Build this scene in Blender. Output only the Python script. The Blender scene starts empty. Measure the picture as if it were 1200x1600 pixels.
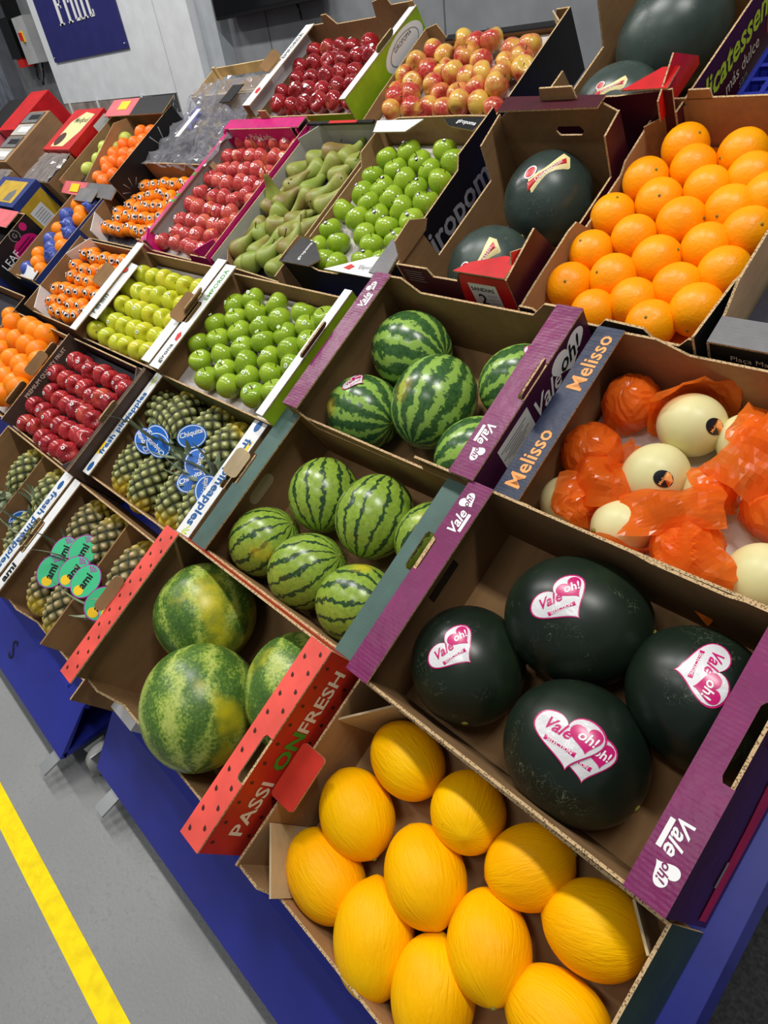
import bpy, bmesh, math, random
from mathutils import Vector, Matrix, noise
from mathutils.geometry import tessellate_polygon

random.seed(7)
scene = bpy.context.scene
COL = scene.collection

# ------------------------------------------------------------------ camera
CAM_H = 1.6
cam_data = bpy.data.cameras.new('camera')
cam = bpy.data.objects.new('camera', cam_data)
COL.objects.link(cam)
_right = Vector((0.699557, 0.702854, -0.128902))
_up = Vector((-0.353134, 0.496862, 0.792732))
_back = Vector((0.621222, -0.509042, 0.595785))
cam.matrix_world = Matrix(((_right.x, _up.x, _back.x, 0), (_right.y, _up.y, _back.y, 0),
                           (_right.z, _up.z, _back.z, CAM_H), (0, 0, 0, 1)))
cam_data.sensor_fit = 'VERTICAL'
cam_data.sensor_height = 36
cam_data.lens = 36 * 1009.8 / 1600
cam_data.clip_start = 0.02
scene.camera = cam

# ------------------------------------------------------------------ light and exposure
world = bpy.data.worlds.new('hall_light')
scene.world = world
world.use_nodes = True
world.node_tree.nodes['Background'].inputs[0].default_value = (0.93, 0.97, 1.0, 1)
world.node_tree.nodes['Background'].inputs[1].default_value = 0.18
scene.view_settings.view_transform = 'Standard'
scene.view_settings.look = 'None'
scene.view_settings.gamma = 1
scene.view_settings.exposure = 0.0
scene.view_settings.use_curve_mapping = False


def ceiling_lamp(x, y, z, sx, sy, watts):
    l = bpy.data.lights.new('ceiling_lamp', 'AREA')
    l.shape = 'RECTANGLE'
    l.size, l.size_y = sx, sy
    l.energy = watts
    l.color = (1.0, 0.975, 0.94)
    o = bpy.data.objects.new('ceiling_lamp', l)
    o.location = (x, y, z)
    COL.objects.link(o)


# two lines of LED fittings under the hall roof, along the aisle
for _x in (-6.6, -4.2, -1.9, 0.4):
    ceiling_lamp(_x, 0.75, 4.3, 1.2, 0.22, 60)
    ceiling_lamp(_x - 0.6, -1.3, 4.3, 1.2, 0.22, 22)

# ------------------------------------------------------------------ the display slope: u to the right, s up the slope, w off the deck
TILT = math.radians(29.568)
ND = -1.23
U = Vector((1, 0, 0))
S = Vector((0, math.cos(TILT), math.sin(TILT)))
N = Vector((0, -math.sin(TILT), math.cos(TILT)))
DECK_O = N * ND + Vector((0, 0, CAM_H))
MD = Matrix(((1, 0, 0, DECK_O.x), (0, S.y, N.y, DECK_O.y), (0, S.z, N.z, DECK_O.z), (0, 0, 0, 1)))


def dm(u, s, w, yaw=0.0):
    return MD @ Matrix.Translation((u, s, w)) @ Matrix.Rotation(math.radians(yaw), 4, 'Z')


# ------------------------------------------------------------------ helpers
def lin(v):
    v /= 255.0
    return v / 12.92 if v <= 0.04045 else ((v + 0.055) / 1.055) ** 2.4


def rgb(r, g, b):
    return (lin(r), lin(g), lin(b), 1)


class Mat:
    def __init__(s, name, color=(128, 128, 128), rough=0.5, spec=0.5, metal=0.0):
        s.m = bpy.data.materials.new(name)
        s.m.use_nodes = True
        s.nt = s.m.node_tree
        s.b = s.nt.nodes['Principled BSDF']
        s.b.inputs['Base Color'].default_value = rgb(*color)
        s.b.inputs['Roughness'].default_value = rough
        s.b.inputs['Specular IOR Level'].default_value = spec
        s.b.inputs['Metallic'].default_value = metal

    def node(s, t, **kw):
        n = s.nt.nodes.new(t)
        for k, v in kw.items():
            setattr(n, k, v)
        return n

    def put(s, sock, v):
        if isinstance(v, bpy.types.NodeSocket):
            s.nt.links.new(v, sock)
        else:
            sock.default_value = v

    def math(s, op, a, b=0.0):
        n = s.node('ShaderNodeMath', operation=op)
        s.put(n.inputs[0], a)
        s.put(n.inputs[1], b)
        return n.outputs[0]

    def obj(s):
        return s.node('ShaderNodeTexCoord').outputs['Object']

    def sep(s, v):
        n = s.node('ShaderNodeSeparateXYZ')
        s.put(n.inputs[0], v)
        return n.outputs

    def comb(s, x, y, z):
        n = s.node('ShaderNodeCombineXYZ')
        for i, v in enumerate((x, y, z)):
            s.put(n.inputs[i], v)
        return n.outputs[0]

    def rand(s):
        return s.node('ShaderNodeObjectInfo').outputs['Random']

    def noise(s, scale, detail=3.0, vec=None, dist=0.0, w=None):
        n = s.node('ShaderNodeTexNoise')
        if w is not None:
            n.noise_dimensions = '4D'
            s.put(n.inputs['W'], w)
        s.put(n.inputs['Vector'], vec if vec is not None else s.obj())
        n.inputs['Scale'].default_value = scale
        n.inputs['Detail'].default_value = detail
        n.inputs['Distortion'].default_value = dist
        return n.outputs['Fac']

    def voronoi(s, scale, vec=None, feature='F1'):
        n = s.node('ShaderNodeTexVoronoi', feature=feature)
        s.put(n.inputs['Vector'], vec if vec is not None else s.obj())
        n.inputs['Scale'].default_value = scale
        return n.outputs['Distance']

    def ramp(s, fac, stops, interp='LINEAR'):
        n = s.node('ShaderNodeValToRGB')
        cr = n.color_ramp
        cr.interpolation = interp
        while len(cr.elements) < len(stops):
            cr.elements.new(0.5)
        for e, (p, c) in zip(cr.elements, stops):
            e.position = p
            e.color = c if len(c) == 4 else rgb(*c)
        s.put(n.inputs[0], fac)
        return n.outputs[0]

    def mix(s, fac, a, b, blend='MIX'):
        n = s.node('ShaderNodeMix', data_type='RGBA', blend_type=blend)
        s.put(n.inputs[0], fac)
        s.put(n.inputs[6], a if isinstance(a, bpy.types.NodeSocket) or len(a) == 4 else rgb(*a))
        s.put(n.inputs[7], b if isinstance(b, bpy.types.NodeSocket) or len(b) == 4 else rgb(*b))
        return n.outputs[2]

    def color(s, v):
        s.put(s.b.inputs['Base Color'], v)
        return s

    def rough(s, v):
        s.put(s.b.inputs['Roughness'], v)
        return s

    def bump(s, h, strength=0.3, dist=0.002):
        n = s.node('ShaderNodeBump')
        n.inputs['Strength'].default_value = strength
        n.inputs['Distance'].default_value = dist
        s.put(n.inputs['Height'], h)
        s.put(s.b.inputs['Normal'], n.outputs[0])
        return s


def smooth01(m, x, lo, hi):
    n = m.node('ShaderNodeMapRange', interpolation_type='SMOOTHSTEP')
    m.put(n.inputs[0], x)
    n.inputs[1].default_value = lo
    n.inputs[2].default_value = hi
    return n.outputs[0]


class MB:
    """collects faces of ONE mesh object"""

    def __init__(s):
        s.v, s.f, s.mi, s.sm = [], [], [], []

    def add(s, verts, faces, mi=0, smooth=False):
        o = len(s.v)
        s.v += [tuple(v) for v in verts]
        for f in faces:
            s.f.append([i + o for i in f])
            s.mi.append(mi)
            s.sm.append(smooth)

    def box(s, x0, x1, y0, y1, z0, z1, mi=0):
        v = [(x, y, z) for x in (x0, x1) for y in (y0, y1) for z in (z0, z1)]
        s.add(v, [(0, 1, 3, 2), (4, 6, 7, 5), (0, 4, 5, 1), (2, 3, 7, 6), (0, 2, 6, 4), (1, 5, 7, 3)], mi)

    def plate(s, outer, fn, th, mats=(0, 1, 2), holes=()):
        """polygon (a,b) extruded 0..th; fn(a,b,c)->xyz; mats = face at th, face at 0, edge"""
        loops = [list(outer)] + [list(h) for h in holes]
        pts = [p for l in loops for p in l]
        tris = tessellate_polygon([[Vector((a, b, 0)) for a, b in l] for l in loops])
        s.add([fn(a, b, th) for a, b in pts], tris, mats[0])
        s.add([fn(a, b, 0) for a, b in pts], [t[::-1] for t in tris], mats[1])
        for l in loops:
            k = len(l)
            s.add([fn(a, b, 0) for a, b in l] + [fn(a, b, th) for a, b in l],
                  [(i, (i + 1) % k, k + (i + 1) % k, k + i) for i in range(k)], mats[2])

    def tube(s, pts, rad, seg=8, mi=0):
        rings = []
        for i, p in enumerate(pts):
            p = Vector(p)
            t = (Vector(pts[min(i + 1, len(pts) - 1)]) - Vector(pts[max(i - 1, 0)])).normalized()
            a = t.orthogonal().normalized()
            b = t.cross(a)
            r = rad[i] if isinstance(rad, (list, tuple)) else rad
            rings.append([p + (a * math.cos(2 * math.pi * k / seg) + b * math.sin(2 * math.pi * k / seg)) * r for k in range(seg)])
        v = [q for r in rings for q in r]
        f = [(i * seg + k, i * seg + (k + 1) % seg, (i + 1) * seg + (k + 1) % seg, (i + 1) * seg + k)
             for i in range(len(pts) - 1) for k in range(seg)]
        f += [tuple(range(seg))[::-1], tuple((len(pts) - 1) * seg + k for k in range(seg))]
        s.add(v, f, mi, True)

    def lathe(s, prof, seg=24, mi=0, warp=None):
        """prof: (r,z) from top pole to bottom pole"""
        v = [(0, 0, prof[0][1])]
        for r, z in prof[1:-1]:
            v += [(r * math.cos(2 * math.pi * k / seg), r * math.sin(2 * math.pi * k / seg), z) for k in range(seg)]
        v.append((0, 0, prof[-1][1]))
        n = len(prof) - 2
        f = [(0, 1 + k, 1 + (k + 1) % seg) for k in range(seg)]
        for i in range(n - 1):
            f += [(1 + i * seg + k, 1 + (i + 1) * seg + k, 1 + (i + 1) * seg + (k + 1) % seg, 1 + i * seg + (k + 1) % seg) for k in range(seg)]
        f += [(1 + (n - 1) * seg + k, len(v) - 1, 1 + (n - 1) * seg + (k + 1) % seg) for k in range(seg)]
        if warp:
            v = [warp(Vector(p)) for p in v]
        s.add(v, f, mi, True)

    def mesh(s, name, mats, recalc=True):
        me = bpy.data.meshes.new(name)
        me.from_pydata(s.v, [], s.f)
        me.polygons.foreach_set('material_index', s.mi)
        me.polygons.foreach_set('use_smooth', s.sm)
        for m in mats:
            me.materials.append(m)
        if recalc:
            bm = bmesh.new()
            bm.from_mesh(me)
            bmesh.ops.remove_doubles(bm, verts=bm.verts, dist=1e-6)
            bmesh.ops.recalc_face_normals(bm, faces=bm.faces)
            bm.to_mesh(me)
            bm.free()
        me.update()
        return me

    def build(s, name, mats, parent=None, mw=None, recalc=True):
        return link(name, s.mesh(name, mats, recalc), parent, mw)


def link(name, me, parent=None, mw=None):
    o = bpy.data.objects.new(name, me)
    COL.objects.link(o)
    if parent is not None:
        o.parent = parent
    if mw is not None:
        o.matrix_basis = mw
    return o


def empty(name, mw):
    o = bpy.data.objects.new(name, None)
    o.empty_display_size = 0.05
    COL.objects.link(o)
    o.matrix_basis = mw
    return o


def tag(o, label, cat, group=None):
    o['label'] = label
    o['category'] = cat
    if group:
        o['group'] = group
    return o


def struct(o, label=None):
    o['kind'] = 'structure'
    if label:
        o['label'] = label
    return o




def copy_tree(o, parent=None):
    c = o.copy()
    COL.objects.link(c)
    if parent is not None:
        c.parent = parent
    for ch in list(o.children):
        copy_tree(ch, c)
    return c


ORD = ['first', 'second', 'third', 'fourth', 'fifth', 'sixth', 'seventh', 'eighth', 'ninth', 'tenth', 'eleventh', 'twelfth', 'thirteenth']

# ------------------------------------------------------------------ lettering
_TXT = {}


def text_bm(txt, size, bold=0.0, shear=0.0, sx=1.0, align='CENTER'):
    key = (txt, size, bold, shear, sx, align)
    if key not in _TXT:
        cu = bpy.data.curves.new('t', 'FONT')
        cu.body = txt
        cu.size = size
        cu.offset = bold * size
        cu.shear = shear
        cu.align_x = align
        cu.align_y = 'CENTER'
        cu.resolution_u = 2
        o = bpy.data.objects.new('t', cu)
        COL.objects.link(o)
        dg = bpy.context.evaluated_depsgraph_get()
        me = bpy.data.meshes.new_from_object(o.evaluated_get(dg))
        v = [(p.co.x * sx, p.co.y) for p in me.vertices]
        f = [tuple(p.vertices) for p in me.polygons]
        bpy.data.objects.remove(o)
        bpy.data.curves.remove(cu)
        bpy.data.meshes.remove(me)
        _TXT[key] = (v, f)
    return _TXT[key]


def lettering(txt, parent, at, along, up, size, mat, bold=0.0, shear=0.0, sx=1.0, lift=0.0007, align='CENTER', name='lettering'):
    v, f = text_bm(txt, size, bold, shear, sx, align)
    at, along, up = Vector(at), Vector(along).normalized(), Vector(up).normalized()
    nrm = along.cross(up)
    b = MB()
    b.add([at + along * x + up * y + nrm * lift for x, y in v], f)
    return b.build(name, [mat], parent, recalc=False)


def print_patch(outline, parent, at, along, up, mat, lift=0.0005, name='printed_patch'):
    at, along, up = Vector(at), Vector(along).normalized(), Vector(up).normalized()
    nrm = along.cross(up)
    tris = tessellate_polygon([[Vector((a, c, 0)) for a, c in outline]])
    b = MB()
    b.add([at + along * x + up * y + nrm * lift for x, y in outline], tris)
    o = b.build(name, [mat], parent, recalc=False)
    for p in o.data.polygons:
        if p.normal.dot(nrm) < 0:
            p.flip()
    return o


def heart(w, h, n=48, lop=0.0):
    out = []
    for i in range(n):
        t = 2 * math.pi * i / n
        x = math.sin(t) ** 3
        y = (13 * math.cos(t) - 5 * math.cos(2 * t) - 2 * math.cos(3 * t) - math.cos(4 * t)) / 16
        out.append((x * w / 2 * (1 + (0.25 * lop if x > 0 else 0)), (y + 0.12) * h / 2 + (lop * 0.25 * h * x)))
    return out


def ellipse(a, b, n=28):
    return [(a * math.cos(2 * math.pi * i / n), b * math.sin(2 * math.pi * i / n)) for i in range(n)]


def rect(a, b):
    return [(-a, -b), (a, -b), (a, b), (-a, b)]


class Ell:
    """maps a flat design on to an ellipsoid's skin (centre at the origin, radii r)"""

    def __init__(s, r, d, along):
        s.r = Vector(r)
        s.d = Vector(d).normalized()
        a = Vector(along)
        s.a = (a - s.d * a.dot(s.d)).normalized()
        s.b = s.d.cross(s.a)
        s.R = s.hit(s.d).length

    def hit(s, v):
        v = v.normalized()
        return v / math.sqrt(sum((v[i] / s.r[i]) ** 2 for i in range(3)))

    def at(s, x, y, lift):
        return s.hit(s.d * s.R + s.a * x + s.b * y) * (1 + lift / s.R)

    def patch(s, outline, mat, parent, name, lift=0.0006, rings=6, off=(0, 0)):
        n = len(outline)
        v = [s.at(off[0], off[1], lift)]
        for k in range(1, rings + 1):
            v += [s.at(off[0] + x * k / rings, off[1] + y * k / rings, lift) for x, y in outline]
        f = [(0, 1 + i, 1 + (i + 1) % n) for i in range(n)]
        for k in range(rings - 1):
            f += [(1 + k * n + i, 1 + (k + 1) * n + i, 1 + (k + 1) * n + (i + 1) % n, 1 + k * n + (i + 1) % n) for i in range(n)]
        b = MB()
        b.add(v, f, 0, True)
        return b.build(name, [mat], parent, recalc=False)

    def text(s, txt, size, mat, parent, off=(0, 0), bold=0.0, shear=0.0, lift=0.0013, sx=1.0, rot=0.0):
        v, f = text_bm(txt, size, bold, shear, sx)
        bm = bmesh.new()
        vs = [bm.verts.new((x, y, 0)) for x, y in v]
        for q in f:
            try:
                bm.faces.new([vs[i] for i in q])
            except ValueError:
                pass
        step = max(s.R * 0.16, 0.006)
        xs = [x for x, y in v]
        ys = [y for x, y in v]
        for ax, lo, hi in ((0, min(xs), max(xs)), (1, min(ys), max(ys))):
            k = math.ceil(lo / step)
            while k * step < hi:
                co = Vector((k * step, 0, 0)) if ax == 0 else Vector((0, k * step, 0))
                no = Vector((1, 0, 0)) if ax == 0 else Vector((0, 1, 0))
                bmesh.ops.bisect_plane(bm, geom=bm.verts[:] + bm.edges[:] + bm.faces[:], plane_co=co, plane_no=no)
                k += 1
        c, sn = math.cos(rot), math.sin(rot)
        for q in bm.verts:
            x, y = q.co.x, q.co.y
            q.co = s.at(off[0] + c * x - sn * y, off[1] + sn * x + c * y, lift)
        me = bpy.data.meshes.new('lettering')
        bm.to_mesh(me)
        bm.free()
        me.materials.append(mat)
        return link('lettering', me, parent)

# ------------------------------------------------------------------ materials
def flat(name, c, rough=0.55, spec=0.4, var=0.06, bump=0.0, bscale=60):
    m = Mat(name, c, rough, spec)
    if var:
        n = m.noise(9, 4)
        d = tuple(max(0, x * (1 - var * 2)) for x in c)
        l = tuple(min(255, x * (1 + var)) for x in c)
        m.color(m.ramp(n, [(0.3, d), (0.7, l)]))
    if bump:
        m.bump(m.noise(bscale, 3), bump, 0.002)
    return m.m


def kraft(name, c, dark=0.82):
    m = Mat(name, c, 0.8, 0.2)
    o = m.obj()
    n1 = m.noise(7, 5, o)
    x, y, z = m.sep(o)
    fib = m.noise(60, 3, m.comb(m.math('MULTIPLY', x, 1.0), m.math('MULTIPLY', y, 0.15), m.math('MULTIPLY', z, 1.0)))
    f = m.math('ADD', m.math('MULTIPLY', n1, 0.7), m.math('MULTIPLY', fib, 0.3))
    m.color(m.ramp(f, [(0.32, tuple(v * dark for v in c)), (0.66, c)]))
    m.bump(fib, 0.12, 0.001)
    return m.m


def coated(name, c, rough=0.32, wrinkle=0.25, wave=True, dark=0.85):
    """printed, slightly glossy corrugated board"""
    m = Mat(name, c, rough, 0.32)
    o = m.obj()
    n = m.noise(14, 4, o)
    m.color(m.ramp(n, [(0.3, tuple(v * dark for v in c)), (0.7, c)]))
    x, y, z = m.sep(o)
    h = m.noise(35, 4, o)
    if wave:
        w = m.math('SINE', m.math('ADD', m.math('MULTIPLY', y, 850.0), m.math('MULTIPLY', h, 2.5)))
        h = m.math('ADD', h, m.math('MULTIPLY', w, 0.022))
    m.bump(h, wrinkle, 0.004)
    return m.m


K = kraft('kraft_board', (172, 134, 92))
KD = kraft('brown_board', (158, 122, 82))
KL = kraft('pale_kraft_board', (206, 184, 146))
KG = kraft('grey_lined_board', (186, 184, 178), 0.9)


def edge_mat():
    m = Mat('corrugated_edge', (190, 158, 116), 0.85, 0.15)
    w = m.voronoi(260)
    m.color(m.ramp(w, [(0.15, (92, 70, 46)), (0.5, (200, 170, 128))]))
    return m.m


EDGE = edge_mat()
PURPLE = coated('purple_print', (124, 30, 90), 0.32, 0.35)
PURPLE_D = coated('dark_plum_print', (74, 28, 62), 0.35, 0.2)
SLATE = coated('slate_green_print', (74, 103, 95), 0.5, 0.2)
NAVY = coated('navy_print', (38, 48, 76), 0.42, 0.35)
CORAL = coated('coral_red_print', (246, 92, 80), 0.5, 0.1)
CORAL_D = coated('red_print', (206, 48, 30), 0.45, 0.1)
WHITEP = coated('white_print', (232, 234, 234), 0.45, 0.12, dark=0.94)
LIME = coated('lime_print', (160, 198, 34), 0.45, 0.12)
BROWNP = coated('chocolate_print', (84, 66, 58), 0.45, 0.15)
BLACKP = coated('black_print', (26, 25, 27), 0.4, 0.15)
GREYP = coated('grey_print', (120, 118, 120), 0.45, 0.3)
MAGENTA = coated('magenta_print', (212, 24, 122), 0.38, 0.15)
MAROON = coated('maroon_print', (74, 22, 34), 0.4, 0.12)
REDP = coated('bright_red_print', (214, 30, 34), 0.38, 0.12)
SALMON = coated('salmon_print', (236, 112, 120), 0.5, 0.12)
BLUEP = coated('blue_print', (44, 62, 128), 0.4, 0.12)
YELLOWP = coated('ochre_print', (206, 168, 44), 0.5, 0.12)
DKGREEN = coated('dark_green_print', (58, 82, 66), 0.5, 0.12)
OLIVE = coated('olive_print', (104, 104, 62), 0.5, 0.12)

INK_W = flat('white_ink', (240, 240, 240), 0.5, 0.3, 0)
INK_K = flat('black_ink', (20, 20, 22), 0.5, 0.3, 0)
INK_B = flat('blue_ink', (28, 88, 150), 0.5, 0.3, 0)
INK_G = flat('green_ink', (64, 150, 40), 0.5, 0.3, 0)
INK_O = flat('peach_ink', (246, 166, 92), 0.5, 0.3, 0)
INK_BR = flat('dark_seed_ink', (70, 34, 24), 0.5, 0.3, 0)
INK_Y = flat('yellow_ink', (250, 206, 40), 0.5, 0.3, 0)
INK_R = flat('red_ink', (200, 40, 36), 0.5, 0.3, 0)
INK_L = flat('lime_ink', (190, 214, 40), 0.5, 0.3, 0)
INK_GR = flat('grey_ink', (150, 150, 152), 0.5, 0.3, 0)
INK_C = flat('cream_ink', (232, 218, 198), 0.5, 0.3, 0)
INK_TG = flat('light_green_ink', (150, 200, 90), 0.5, 0.3, 0)
PAPER = flat('label_paper', (226, 226, 222), 0.6, 0.3, 0.02)
STK_W = flat('foil_sticker_white', (222, 222, 224), 0.22, 0.6, 0.05, 0.5, 90)
STK_M = flat('magenta_sticker', (196, 22, 108), 0.25, 0.5, 0)
STK_BL = flat('chiquita_blue', (22, 104, 200), 0.3, 0.5, 0)
STK_GR = flat('mint_green', (70, 200, 140), 0.3, 0.5, 0)
STK_PU = flat('violet', (178, 30, 176), 0.35, 0.5, 0)
STK_K = flat('black_sticker', (20, 20, 26), 0.3, 0.5, 0)
STK_R = flat('red_sticker', (198, 44, 44), 0.3, 0.5, 0)
STK_Y = flat('cream_sticker', (236, 222, 160), 0.35, 0.5, 0)

BLUE = flat('blue_enamel', (36, 46, 146), 0.38, 0.4, 0.03)
STEEL = Mat('zinc_steel', (176, 178, 180), 0.35, 0.5, 0.9).m
RUBBER = flat('grey_tyre', (168, 168, 166), 0.6, 0.3, 0.03)
WOOD = flat('poplar_wood', (214, 190, 142), 0.7, 0.3, 0.1)
LINER = flat('dark_tray_liner', (44, 44, 54), 0.45, 0.4, 0.08, 0.5, 40)
PULP = flat('grey_pulp_tray', (196, 190, 186), 0.85, 0.2, 0.06)


def floor_tone():
    m = Mat('grey_resin_floor', (140, 142, 142), 0.42, 0.4)
    o = m.obj()
    fine = m.noise(160, 2, o)
    sp = m.voronoi(150, o)
    base = m.ramp(m.noise(2.2, 4, o), [(0.3, (122, 123, 124)), (0.7, (136, 138, 138))])
    dots = m.ramp(sp, [(0.06, (214, 214, 212)), (0.12, (126, 128, 128))])
    m.color(m.mix(m.ramp(m.noise(70, 1, o), [(0.58, (0, 0, 0, 1)), (0.62, (1, 1, 1, 1))]), base, dots))
    m.bump(m.noise(120, 4, o), 0.35, 0.003)
    return m.m


def floor_shade_mat():
    m = Mat('painted_floor_shade', (48, 48, 50), 0.75, 0.3)  # dark colour standing in for floor that lies in shade
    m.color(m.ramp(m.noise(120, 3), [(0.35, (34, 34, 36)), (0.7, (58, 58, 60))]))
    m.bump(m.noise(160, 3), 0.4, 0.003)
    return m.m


def line_mat():
    m = Mat('yellow_floor_tape', (246, 214, 14), 0.55, 0.15)
    m.color(m.ramp(m.noise(30, 5), [(0.3, (236, 204, 0)), (0.6, (252, 228, 0))]))
    m.bump(m.noise(90, 4), 0.4, 0.003)
    return m.m


# ---- fruit skins -------------------------------------------------------
def polar(m):
    o = m.obj()
    x, y, z = m.sep(o)
    return o, x, y, z, m.math('ARCTAN2', y, x)


def watermelon(name, light, dark, mid, count, width, jag, rough=0.28, spot=(226, 178, 40), thin=False, spot_size=0.75, spot_dir=(-0.5, -0.75, 0.4)):
    m = Mat(name, dark, rough, 0.5)
    o, x, y, z, a = polar(m)
    r = m.rand()
    off = m.math('MULTIPLY', r, 40.0)
    j1 = m.noise(26, 5, o, w=off)
    j2 = m.noise(90, 4, o, w=off)
    jj = m.math('ADD', m.math('MULTIPLY', m.math('SUBTRACT', j1, 0.5), jag * 2.2), m.math('MULTIPLY', m.math('SUBTRACT', j2, 0.5), jag * 1.5))
    ph = m.math('ADD', m.math('MULTIPLY', a, count / 2.0), m.math('MULTIPLY', jj, 3.0))
    sw = m.math('ABSOLUTE', m.math('SINE', ph))
    mott = m.noise(120, 3, o, w=off)
    if thin:
        band = smooth01(m, sw, width, width + 0.16)
        lc = m.ramp(mott, [(0.3, tuple(v * 0.82 for v in light)), (0.7, light)])
        dc = m.ramp(mott, [(0.3, dark), (0.75, mid)])
        col = m.mix(band, dc, lc)
    else:
        band = smooth01(m, m.math('ADD', sw, m.math('MULTIPLY', m.math('SUBTRACT', mott, 0.5), 1.0)), width, width + 0.3)
        dc = m.ramp(mott, [(0.3, dark), (0.75, mid)])
        col = m.mix(band, light, dc)
    d = m.node('ShaderNodeVectorMath', operation='DOT_PRODUCT')
    nrm = m.node('ShaderNodeVectorMath', operation='NORMALIZE')
    m.put(nrm.inputs[0], o)
    m.put(d.inputs[0], nrm.outputs[0])
    v = Vector(spot_dir).normalized()
    d.inputs[1].default_value = v
    sp = m.math('ADD', d.outputs['Value'], m.math('MULTIPLY', m.math('SUBTRACT', j1, 0.5), 0.25))
    col = m.mix(m.math('MULTIPLY', smooth01(m, sp, spot_size, min(spot_size + 0.2, 1.1)), 0.85), col, spot)
    m.color(col)
    m.bump(m.noise(30, 2, o), 0.05, 0.004)
    return m.m


WM_STRIPE = watermelon('striped_watermelon_skin', (148, 178, 64), (34, 58, 34), (52, 86, 46), 14, 0.31, 0.5, 0.26, (222, 196, 40), True, 0.9, (0.8, 0.5, 0.25))
WM_LIGHT = watermelon('banded_watermelon_skin', (142, 178, 78), (40, 74, 38), (70, 110, 56), 12, 0.44, 0.55, 0.24, (228, 176, 44), False, 0.93, (-0.7, 0.4, -0.3))


def passion_skin():
    m = Mat('mottled_watermelon_skin', (80, 120, 40), 0.34, 0.45)
    o, x, y, z, a = polar(m)
    off = m.math('MULTIPLY', m.rand(), 30.0)
    j = m.noise(16, 5, o, w=off)
    ph = m.math('ADD', m.math('MULTIPLY', a, 4.5), m.math('MULTIPLY', m.math('SUBTRACT', j, 0.5), 5.0))
    sw = m.math('ABSOLUTE', m.math('SINE', ph))
    speck = m.noise(190, 3, o, w=off)
    big = m.noise(9, 3, o, w=off)
    f = m.math('ADD', m.math('MULTIPLY', sw, 0.42), m.math('ADD', m.math('MULTIPLY', m.math('SUBTRACT', speck, 0.5), 1.1), m.math('ADD', m.math('MULTIPLY', m.math('SUBTRACT', big, 0.5), 0.9), 0.1)))
    col = m.ramp(f, [(0.0, (176, 190, 96)), (0.18, (140, 164, 66)), (0.38, (84, 118, 46)), (0.75, (52, 84, 36))])
    sp = smooth01(m, m.noise(6.5, 3, o, w=m.math('ADD', off, 7.0)), 0.55, 0.68)
    col = m.mix(m.math('MULTIPLY', sp, 0.85), col, (214, 198, 30))
    m.color(col)
    m.bump(speck, 0.05, 0.002)
    return m.m


WM_MOTTLED = passion_skin()


def dark_skin(name, a, b, c, rough=0.25):
    m = Mat(name, a, rough, 0.5)
    o = m.obj()
    off = m.math('MULTIPLY', m.rand(), 30.0)
    n = m.noise(7, 4, o, w=off)
    col = m.ramp(n, [(0.35, a), (0.58, b), (0.78, c)])
    scr = m.noise(22, 6, o, 3.0, w=off)
    sm = m.math('SUBTRACT', 1.0, smooth01(m, m.math('ABSOLUTE', m.math('SUBTRACT', scr, 0.5)), 0.0, 0.006))
    keep = smooth01(m, m.noise(14, 2, o, w=m.math('ADD', off, 3.0)), 0.56, 0.66)
    col = m.mix(m.math('MULTIPLY', m.math('MULTIPLY', sm, keep), 0.55), col, (160, 168, 140))
    m.color(col)
    m.rough(m.ramp(n, [(0.3, (rough,) * 3 + (1,)), (0.7, (rough + 0.18,) * 3 + (1,))]))
    m.bump(m.noise(24, 2, o), 0.05, 0.004)
    return m.m


WM_BLACK = dark_skin('black_watermelon_skin', (18, 28, 22), (26, 38, 26), (44, 58, 32))
WM_SLATE = dark_skin('slate_watermelon_skin', (42, 54, 50), (60, 74, 68), (88, 102, 90), 0.24)


def ymelon_skin():
    m = Mat('yellow_melon_skin', (250, 180, 6), 0.42, 0.14)
    o, x, y, z, a = polar(m)
    off = m.math('MULTIPLY', m.rand(), 30.0)
    v = m.comb(m.math('MULTIPLY', m.math('COSINE', a), 1.0), m.math('MULTIPLY', m.math('SINE', a), 1.0), m.math('MULTIPLY', z, 3.0))
    wr = m.noise(7.5, 4, v, 1.2, w=off)
    wr2 = m.noise(20, 3, v, 0.6, w=off)
    h = m.math('ADD', wr, m.math('MULTIPLY', wr2, 0.45))
    col = m.ramp(m.noise(9, 3, o, w=off), [(0.3, (252, 176, 0)), (0.6, (255, 194, 0)), (0.8, (255, 202, 4))])
    fleck = smooth01(m, m.noise(60, 2, o, w=off), 0.74, 0.8)
    col = m.mix(m.math('MULTIPLY', fleck, 0.55), col, (190, 120, 20))
    m.color(col)
    m.bump(h, 0.42, 0.005)
    return m.m


Y_MELON = ymelon_skin()


def honeydew_skin():
    m = Mat('honeydew_skin', (232, 228, 182), 0.4, 0.45)
    o = m.obj()
    off = m.math('MULTIPLY', m.rand(), 30.0)
    m.color(m.ramp(m.noise(8, 4, o, w=off), [(0.3, (208, 202, 140)), (0.6, (228, 220, 164))]))
    m.bump(m.noise(30, 3, o), 0.06, 0.003)
    return m.m


HONEYDEW = honeydew_skin()


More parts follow.
